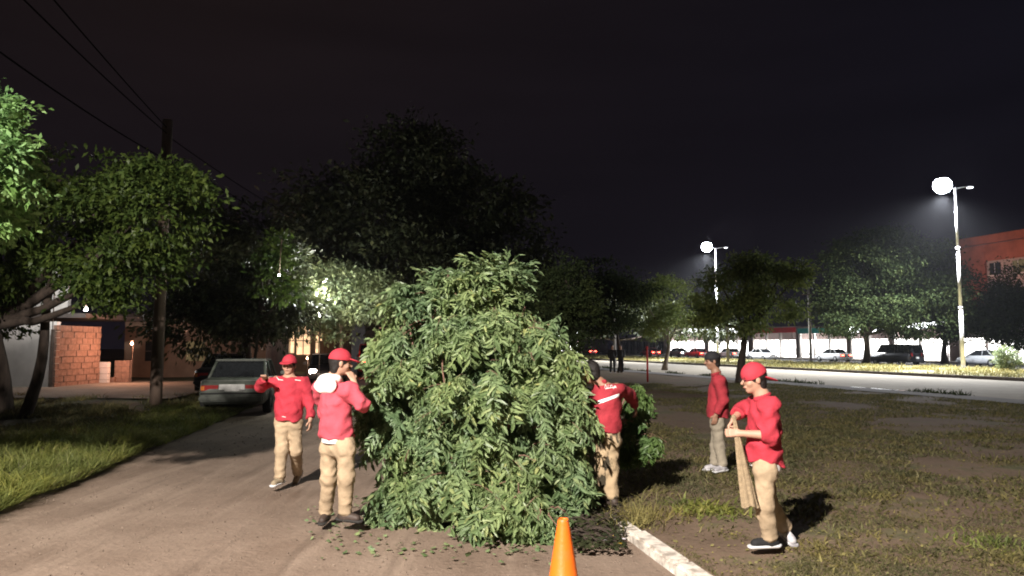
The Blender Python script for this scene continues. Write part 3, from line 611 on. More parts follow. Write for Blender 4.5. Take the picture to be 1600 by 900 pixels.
# A: back three-quarter, hand at mouth
Y = 7.25
J = mkJ(Y, dict(head=(532, 567, .0), neck=(519, 591, .02), sa=(501, 605, .15), sb=(545, 609, -.12), ea=(508, 645, .32), eb=(566, 632, -.16), wa=(540, 628, .30), wb=(553, 596, -.02),
    ha=(515, 700, .07), hb=(540, 700, -.07), ka=(514, 747, .10), kb=(541, 745, -.08), na=(509, 799, .20), nb=(539, 799, -.02), hda=(.8, .1, .3), hna=(0, -.5, -.5), hdb=(-.45, .2, .8), hnb=(-.6, .6, -.2), ta=(.0, -1, -.05), tb=(1, -.25, -.06)), 0)
pA, bA = person('man with cream hood over pinkish red jacket, back turned, hand raised to his mouth', (J['na'][0], Y, 0), J, (.62, .78), (.93, .36, -.10),
    dict(shirt='pinkred', pants='khaki', cap='capred', hood=True, under=.045, hem=At(522, 684, Y), loose=.045, shoe='boot', sole='darksole', bulk=1.0, pants_r=.098, seed=1, curlb=.8, thumbb=-1, sleevea=.95, sleeveb=.38, wr=.014))
# B: walking towards the camera
Y = 9.45
J = mkJ(Y, dict(head=(452, 571), neck=(452, 587, .03), sa=(431, 594), sb=(473, 595), ea=(407, 604, -.12), eb=(484, 627, .02), wa=(413, 590, -.36), wb=(485, 655, -.08),
    ha=(441, 660), hb=(461, 660), ka=(440, 704, -.10), kb=(462, 704, .02), na=(437, 745, -.12), nb=(465, 737, .42), hda=(.15, -.6, .2), hna=(0, -.2, -1), hdb=(.05, -.05, -1), hnb=(-1, .2, 0), ta=(-.25, -1, -.05), tb=(-.1, -.8, -.6)), 0)
pB, bB = person('man in red shirt and cap walking towards the viewer on the dirt road', (J['na'][0], Y, 0), J, (-.05, -1), (-.02, -1, -.01),
    dict(shirt='red', pants='khaki', cap='capred', hem=At(450, 656, Y), loose=.035, shoe='tanboot', bulk=1.04, pants_r=.095, seed=2, thumba=1, thumbb=-1, curla=.25, wr=.010))
for (x0, x1, y0, y1) in ((434, 439, 588, 592), (438, 446, 592.5, 593.5), (464, 473, 593, 594), (446, 452, 649, 650)): project_strip('chest_print', At(x0, y0, Y), At(x1, y1, Y), .008, bB, (0, 1, 0), M['print'], pB, 8)
# C: facing left, sack in hands
Y = 6.28
J = mkJ(Y, dict(head=(1178, 592), neck=(1191, 617), sa=(1184, 632, .17), sb=(1202, 634, -.15), ea=(1160, 641, .22), eb=(1203, 680, -.2), wa=(1147, 654, .03), wb=(1157, 677, -.10),
    ha=(1194, 735, .09), hb=(1196, 735, -.09), ka=(1200, 785, .16), kb=(1194, 786, -.08), na=(1226, 823, .34), nb=(1203, 838, -.02), hda=(-.6, -.1, -.8), hna=(.6, -.3, -.4), hdb=(-.95, .12, .05), hnb=(0, .9, -.3), ta=(.0, -.15, 0), tb=(-1, -.06, -.03)), 0)
J['ta'] = (.25, -.95, -.35)
pC, bC = person('young man in glasses and backwards red cap holding a limp sack with both hands', (J['nb'][0], Y, .05), J, (-1, -.02), (-1, -.06, -.16),
    dict(shirt='red', pants='khaki', cap='capred', cap_back=True, glasses=True, under=.05, hem=At(1196, 722, Y), hemtilt=(-.16, 0, 0), loose=.036, shoe='black', sole='sole', bulk=.98, pants_r=.092, seed=3, curla=.9, curlb=.9, thumba=-1, thumbb=-1, sleevea=.55, sleeveb=.30, wr=.014))
for o in pC.children:
    if o.name.startswith('shoe') and o.data.vertices and abs(np.mean([v.co[0] for v in o.data.vertices])) > .08:
        o.data.materials[0] = M['greyshoe']; o['label'] = 'grey trailing shoe'
        for q_ in o.children: q_.data.materials[0] = M['greyshoe']
# D: further back, black cap
Y = 10.25
J = mkJ(Y, dict(head=(1113, 564), neck=(1119, 582), sa=(1122, 594, .17), sb=(1124, 595, -.16), ea=(1127, 624, .2), eb=(1130, 625, -.2), wa=(1118, 650, .14), wb=(1119, 648, -.2),
    ha=(1121, 664, .09), hb=(1121, 664, -.09), ka=(1119, 697, .10), kb=(1124, 697, -.06), na=(1117, 724, .05), nb=(1129, 726, -.14), hda=(-.2, 0, -1), hna=(0, -1, 0), hdb=(-.25, 0, -1), hnb=(0, 1, 0), ta=(-1, -.3, -.03), tb=(-.9, -.6, -.03)), 0)
pD, bD = person('young man in dark red shirt and black cap standing on the grass', (J['na'][0], Y, .05), J, (-1, -.1), (-1, -.05, -.14),
    dict(shirt='darkred', pants='khaki2', cap='black', brim=False, hem=At(1120, 652, Y), loose=.04, shoe='greyshoe', bulk=.98, pants_r=.09, seed=4, skin='skin2', thumba=1, thumbb=-1, wr=.007))
# E: bending into the heap, back to camera
Y = 8.0
J = mkJ(Y, dict(head=(923, 582, .10), neck=(937, 597, .08), sa=(936, 612, .12), sb=(965, 606, -.02), ea=(924, 633, .28), eb=(985, 618, .25), wa=(916, 629, .42), wb=(992, 634, .42),
    ha=(938, 690, .04), hb=(958, 690, -.02), ka=(942, 732, .02), kb=(955, 735, .03), na=(946, 772, .05), nb=(957, 776, .0), hda=(-.5, .7, .2), hna=(.5, 0, -.6), hdb=(.2, .5, -.7), hnb=(-.6, .1, -.3), ta=(-.7, .6, -.03), tb=(-.55, .75, -.03)), 0)
pE, bE = person('dark-haired man with reflective stripe on his red shirt bending into the leafy heap', (J['nb'][0], Y, .05), J, (-.40, .92), (-.75, .6, -.25),
    dict(shirt='darkred', pants='khakimudshade', hem=At(950, 674, Y), hemtilt=(-.12, 0, 0), loose=.03, shoe='boot', sole='darksole', bulk=.96, pants_r=.09, seed=6, skin='skin2', thumba=1, thumbb=-1, wr=.007))
project_strip('reflective_stripe', At(933, 628, Y), At(966, 616.5, Y), .033, bE, (0, 1, 0), M['reflect'], pE, 26)
for i, (x0, y0, x1, y1, ww) in enumerate(((944, 606, 946, 601, .008), (946, 601, 948, 606, .008), (949, 606, 951, 597, .010), (951, 597, 953, 604, .009), (953, 604, 955, 600, .008), (955, 600, 957, 606, .008), (957, 606, 959, 602, .007), (959, 602, 961, 605, .007), (945, 607, 960, 604, .006))):
    project_strip('back_print', At(x0, y0, Y), At(x1, y1, Y), ww*1.3, bE, (0, 1, 0), M['print'], pE, 6, .006)
w_ = J['wa']; mb = MB(); a = np.linspace(0, 2*math.pi, 13); mb.tube(w_+np.stack([.036*np.cos(a)*.6, .036*np.cos(a)*.6, .036*np.sin(a)], -1), .010, 6); mb.build('wristband', M['reflect'], pE, True)
# sack held by C
root = thing('sack', 'limp beige sack hanging from the hands of the young man with glasses', 'sack', At(1150, 664, 6.2))
t = np.linspace(0, 1, 30); a = np.linspace(0, 2*math.pi, 41)[:-1]; C_ = np.stack([np.interp(t, [0, 1], [At(1146, 648, 6.22)[i], At(1172, 792, 6.1)[i]]) for i in range(3)], -1)
V = []
for i, tt in enumerate(t):
    wd = .013+.048*tt**1.1; dp = .012+.02*tt
    for aa in a: k_ = 1+.16*math.sin(6*aa+2*tt)+.09*math.sin(11*aa-3*tt); V.append(C_[i]+np.array((wd*k_*math.cos(aa), dp*k_*math.sin(aa), -.03*tt*math.cos(aa)*0+.012*tt*math.sin(3*aa))))
i = np.arange(29)[:, None]*40; j = np.arange(40)[None]; k = (j+1) % 40
obj('cloth', V, [np.stack([i+j, i+k, i+40+k, i+40+j], -1).reshape(-1, 4)], M['rope'], root, True)
mb = MB(); mb.tube([At(1146.5, 652, 6.22)+np.array((.018*math.cos(q), .014*math.sin(q), .0)) for q in a], .006, 5); mb.build('rolled_edge', M['rope'], root, True)
# distant onlookers
for (px, py, Yd, sd, lab) in ((957, 583, 49, 1, 'distant dark-clothed person by the thin tree trunk at the avenue edge, nearer of two'), (970, 582, 50, -1, 'distant dark-clothed person standing just right of another beside the avenue')):
    b = Gp(px, py, 0.05); b = np.array((b[0]*1, b[1], .08)); c = lambda x, y, z: b+np.array((x, y, z))
    J = dict(head=c(0, -.02, 1.62), neck=c(0, 0, 1.46), sa=c(-.19, 0, 1.40), sb=c(.19, 0, 1.40), ea=c(-.25, 0, 1.12), eb=c(.25, .02, 1.12), wa=c(-.22, -.1, .90), wb=c(.2, -.12, .92), ha=c(-.09, 0, .9), hb=c(.09, 0, .9),
        ka=c(-.1, -.03, .5), kb=c(.12, 0, .5), na=c(-.12, 0, .09), nb=c(.14, .05, .09), hda=(0, 0, -1), hna=(1, 0, 0), hdb=(0, 0, -1), hnb=(-1, 0, 0), ta=(-.2*sd, -1, 0), tb=(.2, -1, 0))
    person(lab, tuple(b), J, (.2*sd, -1), (.4*sd, -1, -.1), dict(shirt='black', pants='black', hem=c(0, 0, .88), shoe='black', face=False), h=.03, group='distant people by the avenue')
# ---------------------------------------------------------------- heap of cut branches
def E(px, py, Y, wpx, hpx, dy):
    p = At(px, py, Y); s = Y/F_PX; return (*p, wpx*s, dy, hpx*s)
cl = [E(x, y+(16 if y < 460 else 0), Yd, rx, ry, dy) for x, y, Yd, rx, ry, dy in ((688, 452, 8.5, 56, 44, .5), (768, 450, 8.5, 58, 44, .5), (728, 432, 8.5, 46, 26, .4), (650, 492, 8.4, 36, 34, .45), (725, 530, 8.4, 88, 60, .7), (822, 552, 8.3, 72, 46, .65), (868, 578, 8.4, 38, 50, .5),
    (628, 572, 8.3, 62, 54, .65), (606, 640, 8.2, 42, 66, .55), (660, 680, 8.0, 70, 60, .7), (740, 620, 8.1, 100, 80, .95), (846, 650, 8.1, 70, 84, .8), (795, 715, 7.7, 82, 76, .7), (878, 715, 7.9, 42, 76, .5), (645, 762, 7.7, 58, 46, .5), (722, 748, 7.5, 76, 50, .5), (790, 785, 7.1, 66, 42, .4), (846, 800, 6.95, 46, 40, .35), (612, 792, 7.7, 34, 26, .3), (893, 552, 7.9, 16, 22, .2), (690, 505, 8.3, 66, 40, .55), (778, 505, 8.3, 62, 42, .55), (842, 520, 8.4, 40, 30, .4), (615, 530, 8.4, 30, 28, .4))]
st = []
b0 = At(730, 770, 8.3)
for (px, py, Yd, r) in ((700, 420, 8.5, .045), (775, 425, 8.5, .04), (610, 560, 8.2, .04), (680, 600, 7.9, .035), (640, 520, 8.2, .03), (860, 540, 8.3, .04), (880, 640, 8.1, .03), (620, 720, 7.9, .03), (800, 650, 7.5, .035), (740, 600, 7.8, .045), (660, 470, 8.3, .022), (820, 480, 8.3, .025), (715, 640, 7.6, .02), (690, 560, 7.75, .018)):
    e = At(px, py, Yd); t = np.linspace(0, 1, 12)[:, None]; m = (b0+e)/2+np.array((RNG.uniform(-.25, .25), RNG.uniform(-.2, .1), .1)); P = (1-t)**2*b0+2*t*(1-t)*m+t**2*e+RNG.normal(size=(12, 3))*.012
    st.append((P, r*(1-.8*t[:, 0])+.003))
for i in range(90):   # thin reddish twigs among the leaves
    c_ = cl[RNG.integers(0, len(cl))]; d = nrm(RNG.normal(size=3)+np.array((0, -.8, .1))); s0 = np.array(c_[:3])+d*np.array(c_[3:])*.3; e = np.array(c_[:3])+d*np.array(c_[3:])*1.02; t = np.linspace(0, 1, 8)[:, None]
    P = s0+(e-s0)*t+np.array((0, 0, -.12))*t**2+RNG.normal(size=(8, 3))*.01; P[:, 2] = np.maximum(P[:, 2], .03); st.append((P, .009*(1-.7*t[:, 0])))
holes = [(*At(570, 735, 7.6), .19, 1.3, .36), (*At(706, 650, 7.4), .15, .75, .20), (*At(660, 600, 7.6), .10, .6, .16), (*At(690, 725, 7.2), .14, .6, .11), (*At(668, 505, 8.), .07, .5, .10), (*At(775, 640, 7.3), .09, .5, .12)]
branch_thing('branch_heap', 'tall heap of freshly cut leafy branches lying across the dirt road edge, in the middle', 'branch heap', (b0[0], 8.0, 0), cl, 7800, M['pile'], st, M['twig'], (0, -1, .1), .95, holes=holes, sc=(.6, 1.45))
# the branch held beside the bending man
cl2 = [E(992, 625, 8.9, 17, 24, .2), E(985, 665, 8.9, 16, 22, .2), E(1003, 685, 8.8, 20, 18, .2), E(1018, 690, 8.7, 12, 12, .15), E(1000, 640, 8.9, 12, 22, .18), E(982, 700, 8.9, 16, 14, .2)]
P0 = At(962, 660, 8.6); st2 = []
for (px, py) in ((996, 610), (1016, 690), (990, 690)):
    e = At(px, py, 8.9); t = np.linspace(0, 1, 9)[:, None]; st2.append((P0+(e-P0)*t+np.array((0, 0, .12))*np.sin(t*3.14), .014*(1-.8*t[:, 0])+.002))
branch_thing('leafy_branch', 'single drooping leafy branch hanging at the right of the bending man in red', 'branch', tuple(P0*np.array((1, 1, 0))), cl2, 190, M['pile2'], st2, M['twig'], (0, -1, 0), 1.1, nind=80, sc=(.7, 1.15), per=9, blen=(.2, .42))
# dry twigs on the ground behind the cone
mb = MB()
for i in range(190):
    p = Gp(RNG.uniform(880, 968), RNG.uniform(782, 852), .05); a = RNG.normal(-.5, .5); L_ = RNG.uniform(.12, .5); t = np.linspace(0, 1, 5)
    x = p[0]+np.cos(a)*L_*(t-.5); y = p[1]+np.sin(a)*L_*(t-.5); P = np.stack([x, y, .035+.07*np.sin(t*3.1)*RNG.random()+.02*RNG.random()+np.where(x > kx(y), .05, 0)], -1); mb.tube(P, np.linspace(.011, .003, 5)*RNG.uniform(.5, 1.2), 4)
o = mb.build('dry_twigs', M['bark'], kind='stuff'); tag(o, 'matted dark dry twigs on the ground between the orange cone and the white kerb', 'twigs')
mb = MB(); n = 900; P = np.stack([Gp(RNG.uniform(870, 975), RNG.uniform(770, 858), .09) for _ in range(n)]); D = RNG.normal(size=(n, 3)); D[:, 2] *= .25
V, F_ = stamp(LEAF2_V, LEAF2_F, P, rotmats(D, RNG.uniform(-.5, .5, n)), RNG.uniform(.03, .06, n)*np.ones(n)); o = obj('fallen_leaves', V, F_, M['darkleaf'], kind='stuff'); tag(o, 'scattered dark fallen leaves over the kerb beside the heap', 'leaves')
mb = MB(); n = 350; a = RNG.uniform(0, 6.28, n); rr = RNG.normal(1.35, .2, n); P = np.stack([-.45+rr*np.cos(a), 7.8+rr*1.0*np.sin(a), np.full(n, .02)], -1); P[:, 2] = np.where(P[:, 0] > kx(P[:, 1])-.1, z_park(P[:, 0], P[:, 1])+.02, .025); D = RNG.normal(size=(n, 3)); D[:, 2] *= .2
V, F_ = stamp(LEAF2_V, LEAF2_F, P, rotmats(D, RNG.uniform(-.5, .5, n)), RNG.uniform(.03, .07, n)); o = obj('fallen_leaves', V, F_, M['pile'], kind='stuff'); tag(o, 'green leaves fallen on the ground around the foot of the branch heap', 'leaves')
# litter by the kerb
def litter(px, py, s, mat, lab, name, cat):
    p = Gp(px, py, .02); n = 7; u_ = np.linspace(-1, 1, n); X, Y = np.meshgrid(u_, u_, indexing='ij'); Z = .35*np.abs(np.sin(X*4+px))*np.cos(Y*3+py)+.4; V = np.stack([p[0]+X*s*(1+.2*np.sin(Y*3)), p[1]+Y*s*.8, .03+Z*s*.6], -1).reshape(-1, 3)
    i = np.arange(n-1)[:, None]*n; j = np.arange(n-1)[None]; o = obj(name, V, [np.stack([i+j, i+n+j, i+n+j+1, i+j+1], -1).reshape(-1, 4)], mat); tag(o, lab, cat, group='litter by the kerb')
litter(936, 837, .055, M['litter_white'], 'crumpled white plastic scrap farthest left in the litter by the kerb', 'plastic_scrap', 'litter')
litter(952, 841, .040, M['litter_yellow'], 'small yellow wrapper between white scraps by the kerb', 'wrapper', 'litter')
litter(943, 846, .035, M['litter_white'], 'white paper scrap just below the yellow wrapper by the kerb', 'paper_scrap', 'litter')
litter(966, 852, .035, M['litter_yellow'], 'yellow wrapper nearest the white kerb stones', 'wrapper', 'litter')
litter(972, 845, .028, M['litter_white'], 'pale paper strip touching the end of the white kerb', 'paper_scrap', 'litter')
# ---------------------------------------------------------------- traffic cone
cp = Gp(878.5, 540+1.78*F_PX/4.72); c0 = np.array(((878.5-800)/F_PX*4.72, 4.72, .0)); root = thing('traffic_cone', 'orange plastic traffic cone standing on the dirt road in the foreground', 'traffic cone', c0)
mb = MB(); mb.lathe([(.155, .03), (.150, .045), (.138, .06), (.036, .685), (.033, .70), (.030, .702), (.027, .695), (.027, .6)], c0, 32); mb.build('cone_body', M['orange'], root, True)
mb = MB(); mb.box(c0+np.array((0, 0, .016)), (.38, .38, .032), .2, bev=.008); mb.build('base', M['orange'], root)
mb = MB(); q = np.linspace(0, 6.28, 20); mb.tube(np.stack([c0[0]+.034*np.cos(q)+.004*np.sin(5*q), c0[1]+.034*np.sin(q), c0[2]+.697+.008*np.sin(q*2+1)], -1), .0016, 4); mb.tube([c0+np.array((-.02, -.02, .70)), c0+np.array((-.04, -.03, .716)), c0+np.array((-.052, -.03, .712))], .0014, 4); mb.build('wire_loop', M['twig'], root, True)
# ---------------------------------------------------------------- grass
def scat(n, x0, x1, y0, y1): return RNG.uniform(x0, x1, n), RNG.uniform(y0, y1, n)
def parkpts(n, ymin, ymax, thr, s=.75, fade=0):
    y = ymin+(ymax-ymin)*RNG.random(n)**1.3; a = kx(y)+.15; b = np.minimum(pend(y)-.2, y*.78+1.5); x = a+(b-a)*RNG.random(n); m = fbm(x, y, s, 5)+RNG.normal(size=n)*.03; ok = (m > thr) & (b > a) & (RNG.random(n) < np.clip((y-ymin)/fade, .0, 1) if fade else True)
    return np.stack([x[ok], y[ok], z_park(x[ok], y[ok])-.005], -1)
P = parkpts(190000, 5.0, 16, .535); grass('park_grass', 'sparse short grass in patches over the park soil, near', P, .035, M['grass'], .005, 1.1, cat='grass')
P = parkpts(190000, 7, 34, .44, .6, 7.); grass('park_grass', 'short rough grass across the far half of the park', P, .08, M['grass'], .012, .9, cat='grass')
def tuft(c, n, r, h, mat, name, lab, w=.006, cat='weed', lean=.6, group=None):
    q = RNG.normal(size=(n, 2))*r*.5; x = c[0]+q[:, 0]; y = c[1]+q[:, 1]; z = np.where(x > kx(y), z_park(x, y), np.where(x < lx(y), z_verge(x, y), 0))
    o = grass(name, None, np.stack([x, y, z], -1), h, mat, w, lean, cat=cat); tag(o, lab, cat, group); return o
tuft(Gp(1100, 797, .05), 420, .34, .16, M['longgrass'], 'weed_clump', 'bright green weed clump on bare soil left of the sack holder', .012, lean=1.0)
tuft(Gp(1008, 800, .05), 350, .5, .24, M['drygrass'], 'grass_tuft', 'dry yellowish grass tuft behind the white kerb end', .005, 'grass tuft')
tuft(Gp(1045, 760, .05), 420, .9, .13, M['grass'], 'grass_tuft', 'low grey-green grass tuft at the edge of the heap shadow', .007, 'grass tuft', 1.0)
tuft(Gp(980, 815, .05), 260, .3, .16, M['drygrass'], 'grass_tuft', 'small dry grass tuft against the broken end of the white kerb', .006, 'grass tuft')
tuft(Gp(1545, 850, .05), 260, .4, .09, M['longgrass'], 'grass_tuft', 'yellow-green grass tuft in the lower right corner', .008, 'grass tuft', 1.0)
tuft(Gp(1580, 880, .05), 200, .3, .08, M['grass'], 'weed_clump', 'flat green weed patch lowest in the right corner', .010, 'weed', 1.2)
tuft(Gp(1140, 835, .05), 90, .2, .06, M['grass'], 'weed_clump', 'tiny green weed on bare soil left of the front shoe', .008, 'weed', 1.2)
for i, (px, py) in enumerate(((1430, 742), (1370, 775), (1500, 770), (1330, 830), (1445, 860), (1290, 865), (1400, 820))):
    tuft(Gp(px, py, .05), 160, .35, .07, M['drygrass' if i % 2 else 'grass'], 'grass_tuft', 'small flat grass tuft on open soil beyond and right of the sack holder', .007, 'grass tuft', 1.0, 'small tufts on the soil at the right')
# left verge grass: long and bright beside the road
def vergepts(n, w, y0, y1, thr=.0, s=.6):
    y = RNG.uniform(y0, y1, n); x = lx(y)+.12+.2*(fbm(0*y, y, 1.2)-.5)-np.abs(RNG.random(n))**1.2*w; m = fbm(x, y, s); ok = m > thr
    return np.stack([x[ok], y[ok], z_verge(np.minimum(x[ok], lx(y[ok])), y[ok])-.02], -1)
grass('verge_grass', 'long bright yellow-green grass along the left edge of the dirt road', vergepts(26000, 2.4, 6.5, 13.5, .4), .34, M['longgrass'], .006, .8, cat='grass')
grass('verge_grass', 'darker long grass on the shaded verge around the wooden pole', vergepts(60000, 8, 9, 24, .45), .22, M['grass'], .011, .7, cat='grass')
grass('verge_grass', 'green weeds at the verge tip beside the parked pale car', np.concatenate([vergepts(9000, 1.6, 15, 21, .45), vergepts(9000, 2.2, 11.5, 20, 0)]), .22, M['longgrass'], .011, .8, cat='grass')
# weeds along the avenue edge, dry grass on the median
n = 9000; s = RNG.uniform(-5, 90, n); o_ = 22.1+RNG.normal(size=n)*.18; m = fbm(s, 0*s, .5) > .52; P = np.stack([Nn[0]*o_+U[0]*s, Nn[1]*o_+U[1]*s, 0*s+.02], -1)[m]; grass('roadside_weeds', 'thin weeds growing along the near edge of the pale avenue', P, .22, M['olive'], .02, .6, cat='weeds')
n = 40000; s = RNG.uniform(-5, 120, n); o_ = RNG.uniform(34.9, 49, n); P = np.stack([Nn[0]*o_+U[0]*s, Nn[1]*o_+U[1]*s, 0*s+.1], -1); m = fbm(P[:, 0], P[:, 1], .3) > .42; grass('median_grass', 'dry yellowish grass covering the avenue median', P[m], .25, M['drygrass'], .03, .6, cat='grass')
# gravel on the road, dry leaves over the soil
n = 2600; yq = 4.5+14*RNG.random(n)**1.6; xq = lx(yq)+(kx(yq)-lx(yq))*RNG.random(n); s_ = RNG.uniform(.004, .015, n)
OV = np.array([(1, 0, 0), (-1, 0, 0), (0, 1, 0), (0, -1, 0), (0, 0, .8), (0, 0, -.8)]); OF = (np.array([(0, 2, 4), (2, 1, 4), (1, 3, 4), (3, 0, 4), (2, 0, 5), (1, 2, 5), (3, 1, 5), (0, 3, 5)]),)
V, F_ = stamp(OV, OF, np.stack([xq, yq, z_road(xq, yq)+s_*.3], -1), rotmats(RNG.normal(size=(n, 3)), RNG.uniform(0, 6, n)), np.stack([s_, s_*RNG.uniform(.6, 1.2, n), s_*.7], 1))
o = obj('gravel', V, F_, M['stone'], kind='stuff'); tag(o, 'loose gravel scattered over the dirt road')
n = 5000; yq = 5+16*RNG.random(n)**1.4; a_ = kx(yq)+.2; xq = a_+(yq*.8+1-a_)*RNG.random(n); D = RNG.normal(size=(n, 3)); D[:, 2] *= .3
V, F_ = stamp(LEAF2_V, LEAF2_F, np.stack([xq, yq, z_park(xq, yq)+.012], -1), rotmats(D, RNG.uniform(-.6, .6, n)), RNG.uniform(.015, .04, n)); o = obj('dry_leaves', V, F_, M['drygrass'], kind='stuff'); tag(o, 'dry fallen leaves scattered over the park soil')
# ---------------------------------------------------------------- street lamps
def lamp_post(loc, H, rz, label, power, head=.5, group='double-armed street lamps on the median'):
    root = thing('street_lamp', label, 'street lamp', loc, rz, group)
    mb = MB(); mb.tube([(0, 0, 0), (0, 0, H*.33)], (.15, .13), 14); mb.build('pole', M['steel'], root, True, False); mb = MB(); mb.tube([(0, 0, H*.33), (0, 0, H*.66)], (.115, .10), 14); mb.build('pole', M['steel'], root, True, False)
    mb = MB(); mb.tube([(0, 0, H*.66), (0, 0, H)], (.09, .075), 14); mb.build('pole', M['steel'], root, True, False)
    for z in (H*.33, H*.66): mb = MB(); mb.lathe([(.12, -.12), (.145, -.1), (.145, .1), (.1, .12)], (0, 0, z), 14); mb.build('joint_collar', M['steel'], root, True, False)
    mb = MB(); mb.box((0, 0, .02), (.5, .5, .04)); mb.build('base_plate', M['steel'], root, False, False)
    for sg, ln in ((-1, 1.0), (1, 1.25)):
        mb = MB(); t = np.linspace(0, 1, 8); mb.tube(np.stack([sg*ln*t, 0*t, H-.1+.25*np.sin(t*1.5)], -1), .035, 8); mb.build('arm', M['steel'], root, True, False)
        r_ = head if sg < 0 else .22; c = (sg*(ln+.15), 0, H+.12); mb = MB(); q = np.linspace(0, math.pi/2, 6); mb.lathe([(r_*(1.05 if sg > 0 else .64)*math.cos(v), r_*.3*math.sin(v)+(.02 if sg > 0 else r_*.72)) for v in q], c, 18); hd = mb.build('lamp_head', M['steel'], root, True, False)
        mb = MB(); q = np.linspace(-math.pi/2, 0 if sg > 0 else .9, 12); mb.lathe([(r_*math.cos(v)+.001, r_*(.95 if sg < 0 else .35)*math.sin(v)) for v in q], (c[0], c[1], c[2]+(0 if sg > 0 else .0)), 20); mb.build('lens', M['lamp_on' if sg < 0 else 'lamp_dim'], hd, True, False)  # bright lens swollen to a globe to carry the lamp's glare
    l = bpy.data.lights.new('street_lamp_light', 'SPOT'); l.spot_size = R(150); l.spot_blend = .95; l.energy = power*1.1; l.color = (.93, .96, 1); l.shadow_soft_size = .3; lo = bpy.data.objects.new('lamp_light', l); link(lo, root); lo.location = (-(1.15), 0, H-.9*head-.1); lo.rotation_euler = (0, R(12), 0); return root
rz = math.atan2(-U[0], U[1])
lamp_post((32.8, 54, .12), 13.3, rz, 'tall steel street lamp with glaring white head, the nearer and taller-looking one', 75000, .62)
lamp_post((24.4, 88, .12), 13.3, rz, 'farther steel street lamp rising behind a park tree, left of the nearer one', 75000, .62)
# street lamp that lights the foreground, on its pole behind the viewer
root = thing('street_lamp', 'concrete street lamp post standing on the verge behind the viewer', 'street lamp', (-5.6, -4.6, 0))
mb = MB(); mb.tube([(-5.6, -4.6, 0), (-5.6, -4.6, 8.6)], (.16, .11), 12); mb.build('pole', M['concrete'], root, True)
mb = MB(); mb.tube([(-5.6, -4.6, 8.1), (-5.2, -4.5, 8.4), (KEY[0], KEY[1], 8.5)], .035, 8); mb.build('arm', M['steel'], root, True)
mb = MB(); mb.box((KEY[0], KEY[1], 8.5), (.34, .55, .12), bev=.03); hd = mb.build('lamp_head', M['steel'], root); mb = MB(); mb.box((KEY[0], KEY[1], 8.43), (.26, .45, .02)); mb.build('lens', M['white_on'], hd)
l = bpy.data.lights.new('key', 'SPOT'); l.spot_size = R(171); l.spot_blend = .1; l.energy = 24000; l.color = (1, .915, .83); l.shadow_soft_size = .14; lo = bpy.data.objects.new('lamp_light', l); link(lo, root); lo.location = (KEY[0]+5.6, KEY[1]+4.6, 8.2)
# ---------------------------------------------------------------- utility poles and cables
def pole(px, py_b, Yd, H, r0, r1, mat, label, cat='utility pole', cross=True, group=None, lean=0):
    b = np.array(((px-800)/F_PX*Yd, Yd, 0.0)); root = thing('utility_pole', label, cat, b, group=group); mb = MB(); mb.tube([b+np.array((0, 0, -.1)), b+np.array((lean, 0, H))], (r0, r1), 12); mb.build('post', mat, root, True)
    if cross:
        mb = MB(); mb.box(b+np.array((lean, -.12, H-.9)), (1.5, .09, .11)); ca = mb.build('crossarm', M['wood'], root)
        for q in (-.6, 0, .6): mb = MB(); mb.lathe([(.001, 0), (.03, .01), (.045, .05), (.03, .08), (.045, .1), (.001, .14)], b+np.array((lean+q, -.12, H-.85)), 10); mb.build('insulator', M['steel'], ca, True)
    return b
wb = pole(248, 640, 20.5, 8.15, .165, .13, M['wood'], 'weathered wooden utility pole on the left verge beside the parked pale car', cross=False, lean=.05)
pole(960, 570, 66, 6.2, .14, .11, M['concrete'], 'slim concrete pole near the white shop glow, leftmost beyond the avenue', cross=False)
pole(1136, 567, 76, 5.2, .16, .13, M['concrete'], 'short lit concrete post just right of the farther street lamp', 'post', cross=False)
pole(1265, 565, 80, 8.2, .17, .13, M['concrete'], 'grey concrete utility pole between the two tree groups beyond the avenue', cross=True)
tp = np.array((wb[0]+.05, wb[1], 7.6)); e0 = np.array((-5.6, -4.6, 8.2))
for i, (off, z0, z1, sag) in enumerate(((-.05, 7.0, 7.3, 1.15), (.5, 7.75, 8.1, .75), (.9, 7.9, 8.5, .5))):
    t = np.linspace(0, 1, 40); P = np.stack([tp[0]+(e0[0]+off*1.3-tp[0])*t, tp[1]+(e0[1]-tp[1])*t, z0+(z1-z0)*t-sag*4*t*(1-t)*.55], -1); mb = MB(); mb.tube(P, .016, 5)
    o = mb.build('overhead_cable', M['wire'], smooth=True); tag(o, ['lowest and thickest overhead cable running to the wooden pole', 'middle overhead cable running to the wooden pole', 'uppermost overhead cable running to the wooden pole'][i], 'cable', 'cables at the top left')
for i, (dz) in enumerate((0, .5)):
    t = np.linspace(0, 1, 30); q = np.array((-8, 42, 6.8+dz)); P = np.stack([tp[0]+(q[0]-tp[0])*t, tp[1]+(q[1]-tp[1])*t, 7.2+dz+(q[2]-7.2-dz)*t-4*t*(1-t)*.5], -1); mb = MB(); mb.tube(P, .014, 5); o = mb.build('overhead_cable', M['wire'], smooth=True); tag(o, ['lower', 'upper'][i]+' cable leaving the wooden pole down the street under the trees', 'cable', 'cables down the street')
# red post and thin posts
b = Gp(1012, 597, .05); mb = MB(); mb.tube([b, b+np.array((0, 0, 1.65))], .045, 8); mb.lathe([(.001, 0), (.06, .01), (.06, .06), (.001, .09)], b+np.array((0, 0, 1.62)), 10); mb.box(b+np.array((0, 0, 1.25)), (.16, .05, .05)); o = mb.build('red_post', M['redpaint'], smooth=True); o.data.update(); tag(o, 'thin red painted post standing in the park near the avenue', 'post')
